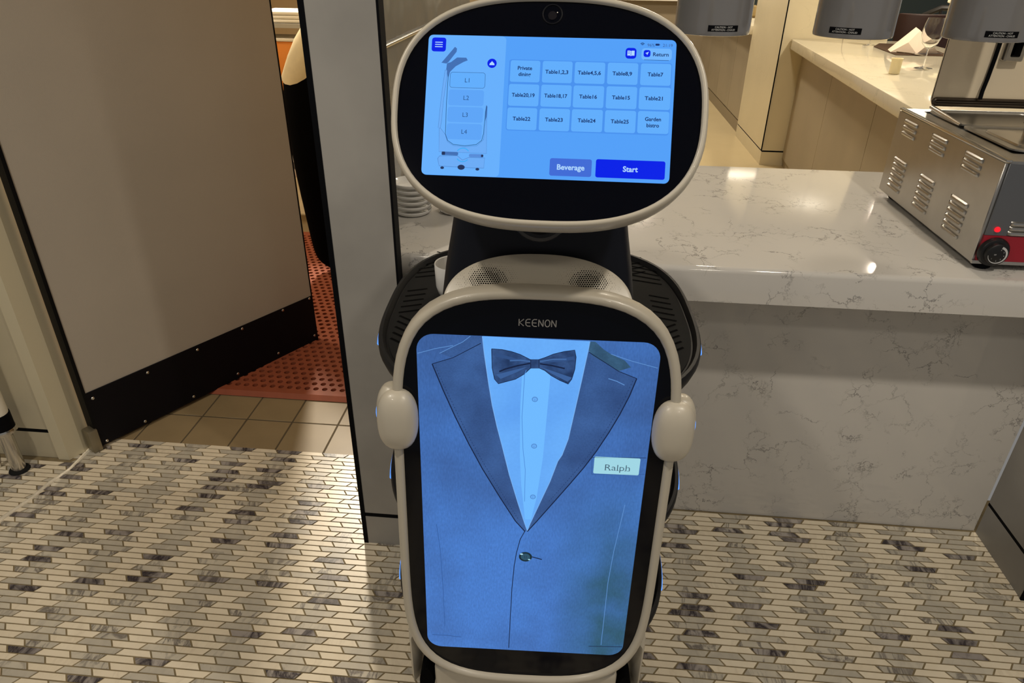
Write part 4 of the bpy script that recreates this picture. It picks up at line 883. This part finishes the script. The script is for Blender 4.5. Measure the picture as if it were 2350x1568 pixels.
box('kick_base', 1.49, 1.50, 6.68, 9.5, 0, .10, M['taupe'], B2)
for i in range(4): box('bar_panel', 1.488, 1.5, 6.70 + .7 * i, 7.39 + .7 * i, .11, .849, M['bar_panel'], B2)
pt = thing('flower_pot', (1.66, 7.6, .92)); tag(pt, 'small stone pot on the far counter beside the pillar', 'pot')
MB().lathe([(.05, 0), (.075, .02), (.085, .07), (.07, .10), (.05, .105), (.045, .09), (.055, .06)], 20).build('pot_body', M['stone_pot'], pt, smooth=True)
MB().tube([(0, 0, .08), (.005, 0, .22), (.02, 0, .36)], .006, 6).build('stem', M['dark_wood'], pt, smooth=True)
# things on the bar
def wine_glass(x, y, lab):
    g = thing('wine_glass', (x, y, .92)); tag(g, lab, 'glass', 'wine glasses on the bar')
    MB().lathe([(.002, .001), (.044, .0005), (.046, .002), (.03, .004), (.006, .010), (.004, .02), (.0035, .085), (.005, .098)], 28).build('foot_and_stem', M['glass'], g, smooth=True)
    MB().lathe([(.004, .097), (.018, .103), (.038, .125), (.050, .160), (.052, .185), (.046, .225), (.040, .250), (.0392, .250), (.0452, .225), (.0508, .185), (.0488, .160), (.0368, .127), (.016, .107), (.003, .103)], 32).build('glass_bowl', M['glass'], g, smooth=True)
wine_glass(1.862, 4.235, 'empty wine glass on the marble bar in front of the folded napkin')
wine_glass(1.955, 5.33, 'wine glass mostly hidden behind the middle heat lamp')
cd = MB().lathe([(.022, 0), (.026, .003), (.026, .066), (.029, .070), (.029, .076), (.024, .076), (.022, .068)], 28).build('candle_holder', M['wax'], smooth=True); cd.location = (1.618, 3.99, .92)
tag(cd, 'small ivory candle cup on the marble bar near the food warmer', 'candle')
def placemat(pts, lab):
    o = MB().loft([[(x, y, z) for x, y in pts] for z in (.9202, .9235)]).build('placemat', M['brown_mat']); tag(o, lab, 'placemat', 'placemats on the bar'); return o
placemat([(1.93, 4.80), (2.26, 4.80), (2.32, 5.42), (2.06, 5.45), (1.95, 5.24)], 'brown placemat lying under the folded napkin')
placemat([(1.98, 3.93), (2.34, 3.93), (2.36, 4.16), (1.98, 4.16)], 'brown placemat with only its corner showing beside the steel lid')
np_ = [(1.945, 4.93, .9245), (2.075, 4.86, .9245), (2.235, 4.93, .9245), (2.205, 5.05, .9245), (1.975, 5.06, .9245)]
apx = (2.082, 4.985, 1.066); v = list(np_) + [apx, (2.025, 4.90, .985), (2.15, 4.88, .99), (2.09, 4.93, 1.052)]
o = mesh_obj('napkin', v, [(0, 1, 6), (1, 8, 6), (6, 8, 5), (0, 6, 5), (1, 2, 7), (1, 7, 8), (8, 7, 5), (7, 2, 3), (7, 3, 5), (3, 4, 5), (4, 0, 5), (0, 4, 3, 2, 1)], M['linen'], smooth=False)
tag(o, 'cream linen napkin folded into a standing cone on a placemat', 'napkin')
fk = thing('fork', (1.975, 4.92, .9245), R(-55)); tag(fk, 'dinner fork lying beside the folded napkin', 'fork')
MB().tube([(0, 0, .003), (.06, 0, .005), (.12, 0, .004)], [.004, .0025, .005], 8).build('handle', M['chrome'], fk, smooth=True)
MB().box(.12, .145, -.012, .012, .002, .005).build('fork_head', M['chrome'], fk)
for i in range(4): MB().box(.145, .185, -.012 + .0072 * i, -.0095 + .0072 * i, .003, .005).build('tine', M['chrome'], fk)
nf = thing('table_knife', (2.05, 4.83, .9245), R(20)); tag(nf, 'table knife lying in front of the folded napkin', 'knife')
MB().box(0, .09, -.005, .005, 0, .006).build('handle', M['chrome'], nf, bevel=.002); MB().box(.09, .20, -.008, .006, .002, .004).build('blade', M['chrome'], nf)
# leather chair beyond the bar
CH = thing('leather_chair', (2.62, 6.30, 0), R(12)); tag(CH, 'brown leather tub chair with a studded edge behind the bar', 'chair')
def arc(r, z, a0, a1, n=18): return [(r * math.cos(R(a0 + (a1 - a0) * i / n)), r * math.sin(R(a0 + (a1 - a0) * i / n)), z) for i in range(n + 1)]
def shell(r0, r1, z0, z1, a0, a1):
    n = 18; A = arc(r0, z0, a0, a1, n); B = arc(r1, z0, a0, a1, n); C_ = arc(r0 * 1.04, z1, a0, a1, n); D_ = arc(r1 * 1.04, z1, a0, a1, n)
    rings = [[A[i], B[i], D_[i], C_[i]] for i in range(n + 1)]
    return MB().loft(rings)
shell(.24, .30, .46, 1.075, -150, -10).build('backrest', M['leather'], CH, bevel=.012)
shell(.24, .30, .46, .70, -10, 30).build('armrest', M['leather'], CH, bevel=.012); shell(.24, .30, .46, .70, 150, 210).build('armrest', M['leather'], CH, bevel=.012)
MB().lathe([(.23, .40), (.25, .42), (.25, .48), (.22, .51)], 24).build('seat', M['leather'], CH, smooth=True)
for a in (45, 135, 225, 315): MB().tube([(.2 * math.cos(R(a)), .2 * math.sin(R(a)), 0), (.18 * math.cos(R(a)), .18 * math.sin(R(a)), .42)], [.014, .02], 8).build('leg', M['dark_wood'], CH, smooth=True)
sb = MB()
for i in range(28):
    a = R(-12); sb.lathe([(.004, -.004), (.006, 0), (.004, .004)], 6, (.272 * 1.02 * math.cos(a), .272 * 1.02 * math.sin(a), .48 + .021 * i))
o = sb.build('studs', M['chrome'], CH, smooth=True); o['kind'] = 'stuff'
# dark dining chairs further back
def wood_chair(x, y, rz, lab):
    c = thing('dining_chair', (x, y, 0), rz); tag(c, lab, 'chair', 'dark wooden chairs in the dining area')
    box('seat', -.24, .24, -.22, .24, .43, .47, M['dark_wood'], c, bevel=.01)
    MB().tube([(-.24, -.2, .45), (-.25, -.21, .80), (-.22, -.22, 1.0), (-.1, -.23, 1.06), (.1, -.23, 1.06), (.22, -.22, 1.0), (.25, -.21, .80), (.24, -.2, .45)], .024, 8).build('back_frame', M['dark_wood'], c, smooth=True)
    for x_ in (-.1, 0, .1): MB().tube([(x_, -.21, .46), (x_, -.23, 1.05)], .014, 8).build('back_slat', M['dark_wood'], c, smooth=True)
    for x_, y_ in ((-.21, -.19), (.21, -.19), (-.21, .21), (.21, .21)): MB().tube([(x_, y_, 0), (x_, y_, .44)], .02, 8).build('leg', M['dark_wood'], c, smooth=True)
wood_chair(3.32, 7.3, R(-20), 'dark wooden chair seen behind the leather chair'); wood_chair(2.95, 8.4, R(170), 'dark wooden chair at the far wall of the dining area')
fv = thing('orchid', (2.66, 5.3, 0)); tag(fv, 'white orchid blooms hanging at the top edge between two heat lamps', 'flower')
def bloom(c):
    mb = MB()
    for k in range(5):
        a = R(72 * k); rings = []
        for t, wd in ((.004, .004), (.018, .015), (.034, .014), (.044, .004)):
            ct = Vector((c[0] + t * math.cos(a), c[1] - .01 * t / .04, c[2] + t * math.sin(a))); n = Vector((-math.sin(a), 0, math.cos(a)))
            rings.append([ct + n * wd, ct + Vector((0, -.004, 0)), ct - n * wd, ct + Vector((0, .004, 0))])
        mb.loft(rings)
    return mb
for c in ((-.22, 0, 1.155), (-.03, .02, 1.14), (-.02, 0, 1.21), (-.26, .0, 1.22)): bloom(c).build('bloom', M['petal'], fv, smooth=True)
MB().tube([(.1, .1, .0), (.09, .09, .7), (.05, .05, 1.25), (-.1, .02, 1.32), (-.26, 0, 1.25)], .006, 6).build('flower_stem', plain('stem_green', S(70, 90, 50), .6), fv, smooth=True)
MB().lathe([(.10, 0), (.13, .02), (.14, .40), (.12, .42), (.11, .40)], 24, (.1, .1, 0)).build('planter', M['dark_wood'], fv, smooth=True)
# bottles on the ledge at the end of the corridor
for x, h in ((.92, .16), (1.02, .13), (1.26, .10)):
    o = MB().lathe([(.035, 0), (.04, .01), (.04, h * .7), (.02, h * .85), (.018, h)], 16).build('glass_jar', M['glass'], smooth=True); o.location = (x, 9.89, .965)
    tag(o, {.92: 'tallest clear jar on the far corridor ledge', 1.02: 'middle clear jar on the far corridor ledge', 1.26: 'shortest clear jar on the far corridor ledge'}[x], 'jar', 'jars on the far ledge')
# ------------------------------------------------------------------ kitchen seen through the door
def holed_mat():
    x0, x1, y0, y1, z1, z0 = -1.62, -.60, 2.055, 3.72, .014, .0025
    p = .0335; nx = int((x1 - x0 - .05) / p); ny = int((y1 - y0 - .07) / p)
    mb = MB(); n = 8
    ox, oy = x0 + .02, y0 + .042
    for i in range(nx):
        for j in range(ny):
            cx, cy = ox + (i + .5) * p + (p / 2 if j % 2 else 0), oy + (j + .5) * p; h = p / 2; r = .0108
            sq = [(cx + a * h, cy + b * h, z1) for a, b in ((1, 0), (1, 1), (0, 1), (-1, 1), (-1, 0), (-1, -1), (0, -1), (1, -1))]
            hl = [(cx + r * math.cos(k * math.pi / 4), cy + r * math.sin(k * math.pi / 4), z1) for k in range(8)]
            hb = [(a, b, z0) for a, b, c in hl]
            f = [(k, (k + 1) % 8, 8 + (k + 1) % 8, 8 + k) for k in range(8)] + [(8 + k, 8 + (k + 1) % 8, 16 + (k + 1) % 8, 16 + k) for k in range(8)]
            mb.add(sq + hl + hb, f)
    ex = ox + nx * p
    return mb, (x0, x1, y0, y1, z1, ox, ex, oy, oy + ny * p)
RM_ = thing('rubber_mat', (0, 0, 0)); tag(RM_, 'terracotta red perforated rubber mat on the kitchen floor', 'mat')
hm, (x0, x1, y0, y1, z1, ox, ex, oy, ey) = holed_mat()
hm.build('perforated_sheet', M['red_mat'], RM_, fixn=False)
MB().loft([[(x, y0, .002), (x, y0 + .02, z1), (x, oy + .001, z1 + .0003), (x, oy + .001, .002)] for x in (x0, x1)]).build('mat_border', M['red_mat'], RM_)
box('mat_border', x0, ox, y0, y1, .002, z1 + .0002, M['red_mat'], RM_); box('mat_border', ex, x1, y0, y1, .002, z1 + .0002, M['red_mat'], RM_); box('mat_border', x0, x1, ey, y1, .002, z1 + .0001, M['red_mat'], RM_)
box('mat_hole_shade', x0 + .01, x1 - .01, y0 + .02, y1, .0005, .002, plain('mat_shadow_rubber', S(60, 26, 18), .9), RM_)  # dark sheet: the shade inside the mat holes put into its colour
# person bending over to the right, back towards the door
def person():
    J = {'pel': (-1.19, 3.27, .93, .155), 'wai': (-1.145, 3.27, 1.06, .160), 'che': (-1.03, 3.27, 1.24, .165), 'nek': (-0.890, 3.27, 1.37, .055), 'hed': (-0.810, 3.27, 1.45, .085), 'crn': (-0.760, 3.27, 1.54, .075),
         'hl': (-1.215, 3.18, .84, .118), 'kl': (-1.234, 3.17, .50, .074), 'al': (-1.220, 3.17, .10, .05), 'tl': (-1.10, 3.17, .045, .038),
         'hr': (-1.17, 3.36, .86, .095), 'kr': (-1.14, 3.37, .49, .068), 'ar': (-1.10, 3.37, .10, .045), 'tr': (-.96, 3.37, .045, .036),
         'sl': (-0.990, 3.10, 1.30, .06), 'el': (-0.870, 3.06, 1.08, .045), 'wl': (-0.760, 3.10, .98, .032), 'fl': (-0.690, 3.11, .96, .026),
         'sr': (-0.990, 3.44, 1.30, .06), 'er': (-0.870, 3.48, 1.08, .045), 'wr': (-0.760, 3.44, .98, .032), 'fr': (-0.690, 3.43, .96, .026)}
    E = 'pel-wai wai-che che-nek nek-hed hed-crn pel-hl hl-kl kl-al al-tl pel-hr hr-kr kr-ar ar-tr che-sl sl-el el-wl wl-fl che-sr sr-er er-wr wr-fr'.split()
    ks = list(J); me = bpy.data.meshes.new('person'); me.from_pydata([J[k][:3] for k in ks], [tuple(ks.index(a) for a in e.split('-')) for e in E], [])
    o = bpy.data.objects.new('person', me); COL.objects.link(o)
    sk = o.modifiers.new('skin', 'SKIN'); sb = o.modifiers.new('sub', 'SUBSURF'); sb.levels = 2; sb.render_levels = 2
    for i, k in enumerate(ks):
        v = me.skin_vertices[0].data[i]; v.radius = (J[k][3], J[k][3]); v.use_root = (k == 'pel')
    dg = bpy.context.evaluated_depsgraph_get(); m2 = bpy.data.meshes.new_from_object(o.evaluated_get(dg)); bpy.data.objects.remove(o, do_unlink=True)
    m2.materials.clear()
    for k in ('skin', 'shirt_cloth', 'black_cloth', 'hair'): m2.materials.append(M[k])
    for p in m2.polygons:
        c = p.center; idx = 1
        if c.z < .945 + .03 * (c.x + 1.2) and c.x < -.95: idx = 2
        elif c.x > -.74 and c.z < 1.2 or c.z > 1.375 and c.x > -.92: idx = 0
        if c.z > 1.47 or (c.z > 1.42 and c.x < -.85): idx = 3
        p.material_index = idx
    return link('person', m2, None, None, 'all')
P = person(); tag(P, 'person in a cream shirt and black trousers bending over inside the kitchen', 'person')
# loose shirt hem
MB().loft([ring_ for ring_ in [[(-1.165 + dx + x, 3.27 + y, z) for x, y in super_outline(a, b, 2.3, 2.3, 28)] for dx, a, b, z in ((-.02, .155, .165, .935), (-.018, .154, .165, .95), (.015, .145, .155, 1.04), (.06, .13, .15, 1.12))]], cap0=False, cap1=False).build('shirt_hem', M['shirt_cloth'], P, smooth='all')
tw = MB(); tw.tube([(-1.358, 3.30, .655), (-1.349, 3.30, .61), (-1.344, 3.30, .56), (-1.350, 3.30, .51), (-1.362, 3.30, .465)], [.014, .022, .026, .024, .014], 10)
for k in range(1): pass
o = tw.build('rolled_towel', M['stripe'], smooth=True); tag(o, 'rolled grey and white striped towel beside the black trousers', 'towel')
hb = MB().tube([(-1.45, 3.30, .72), (-1.372, 3.30, .69), (-1.358, 3.30, .655)], .004, 6).build('hanging_loop', M['chrome'], o, smooth=True)
KS = thing('steel_shelf', (0, 0, 0)); tag(KS, 'steel kitchen shelf behind the person', 'shelf')
for z in (.62, 1.095): box('shelf_board', -2.2, -1.15, 3.75, 4.15, z, z + .02, M['steel'], KS)
for x in (-2.18, -1.17):
    for y in (3.77, 4.13): MB().tube([(x, y, 0), (x, y, 1.5)], .014, 8).build('post', M['steel'], KS, smooth=True)
for i, (z, dx) in enumerate(((1.1155, 0), (1.1335, .01), (1.1515, -.012))):
    o = box('folded_cloth', -1.64 + dx, -1.42 + dx, 3.78, 4.02, z, z + .017, M['white_plain'], None, bevel=.006)
    tag(o, ['lowest white folded cloth on the kitchen shelf', 'middle white folded cloth on the kitchen shelf', 'topmost white folded cloth on the kitchen shelf'][i], 'cloth', 'folded cloths on the shelf')
bx = thing('storage_box', (-1.62, 3.86, .64)); tag(bx, 'orange plastic box on the lower kitchen shelf', 'box')
box('box_body', -.12, .16, -.1, .1, 0.001, .39, M['orange'], bx, bevel=.008); box('box_lid', -.125, .165, -.105, .105, .39, .405, M['white_plain'], bx, bevel=.003)
# chrome-footed stand at the left edge
ST = thing('floor_stand', (-1.690, 1.578, 0)); tag(ST, 'white floor stand with a black collar and chrome foot by the door casing', 'stand')
MB().lathe([(.019, .005), (.020, .0), (.020, .155)], 20).build('foot_tube', M['chrome'], ST, smooth=True)
MB().lathe([(.033, .150), (.038, .152), (.039, .160), (.036, .166)], 24).build('clamp_ring', M['chrome'], ST, smooth=True)
MB().lathe([(.034, .160), (.034, .215), (.033, .216)], 24).build('collar', M['black'], ST, smooth=True)
MB().lathe([(.031, .215), (.031, .80), (.02, .81)], 24).build('upper_tube', M['white_plain'], ST, smooth=True)
MB().lathe([(.028, .0), (.030, .002), (.028, .006), (.02, .007)], 20).build('foot_pad', M['rubber'], ST, smooth=True)
MB().tube([(-.035, 0, .15), (-.05, 0, .08), (-.075, .005, .0)], .008, 8).build('side_leg', M['chrome'], ST, smooth=True)
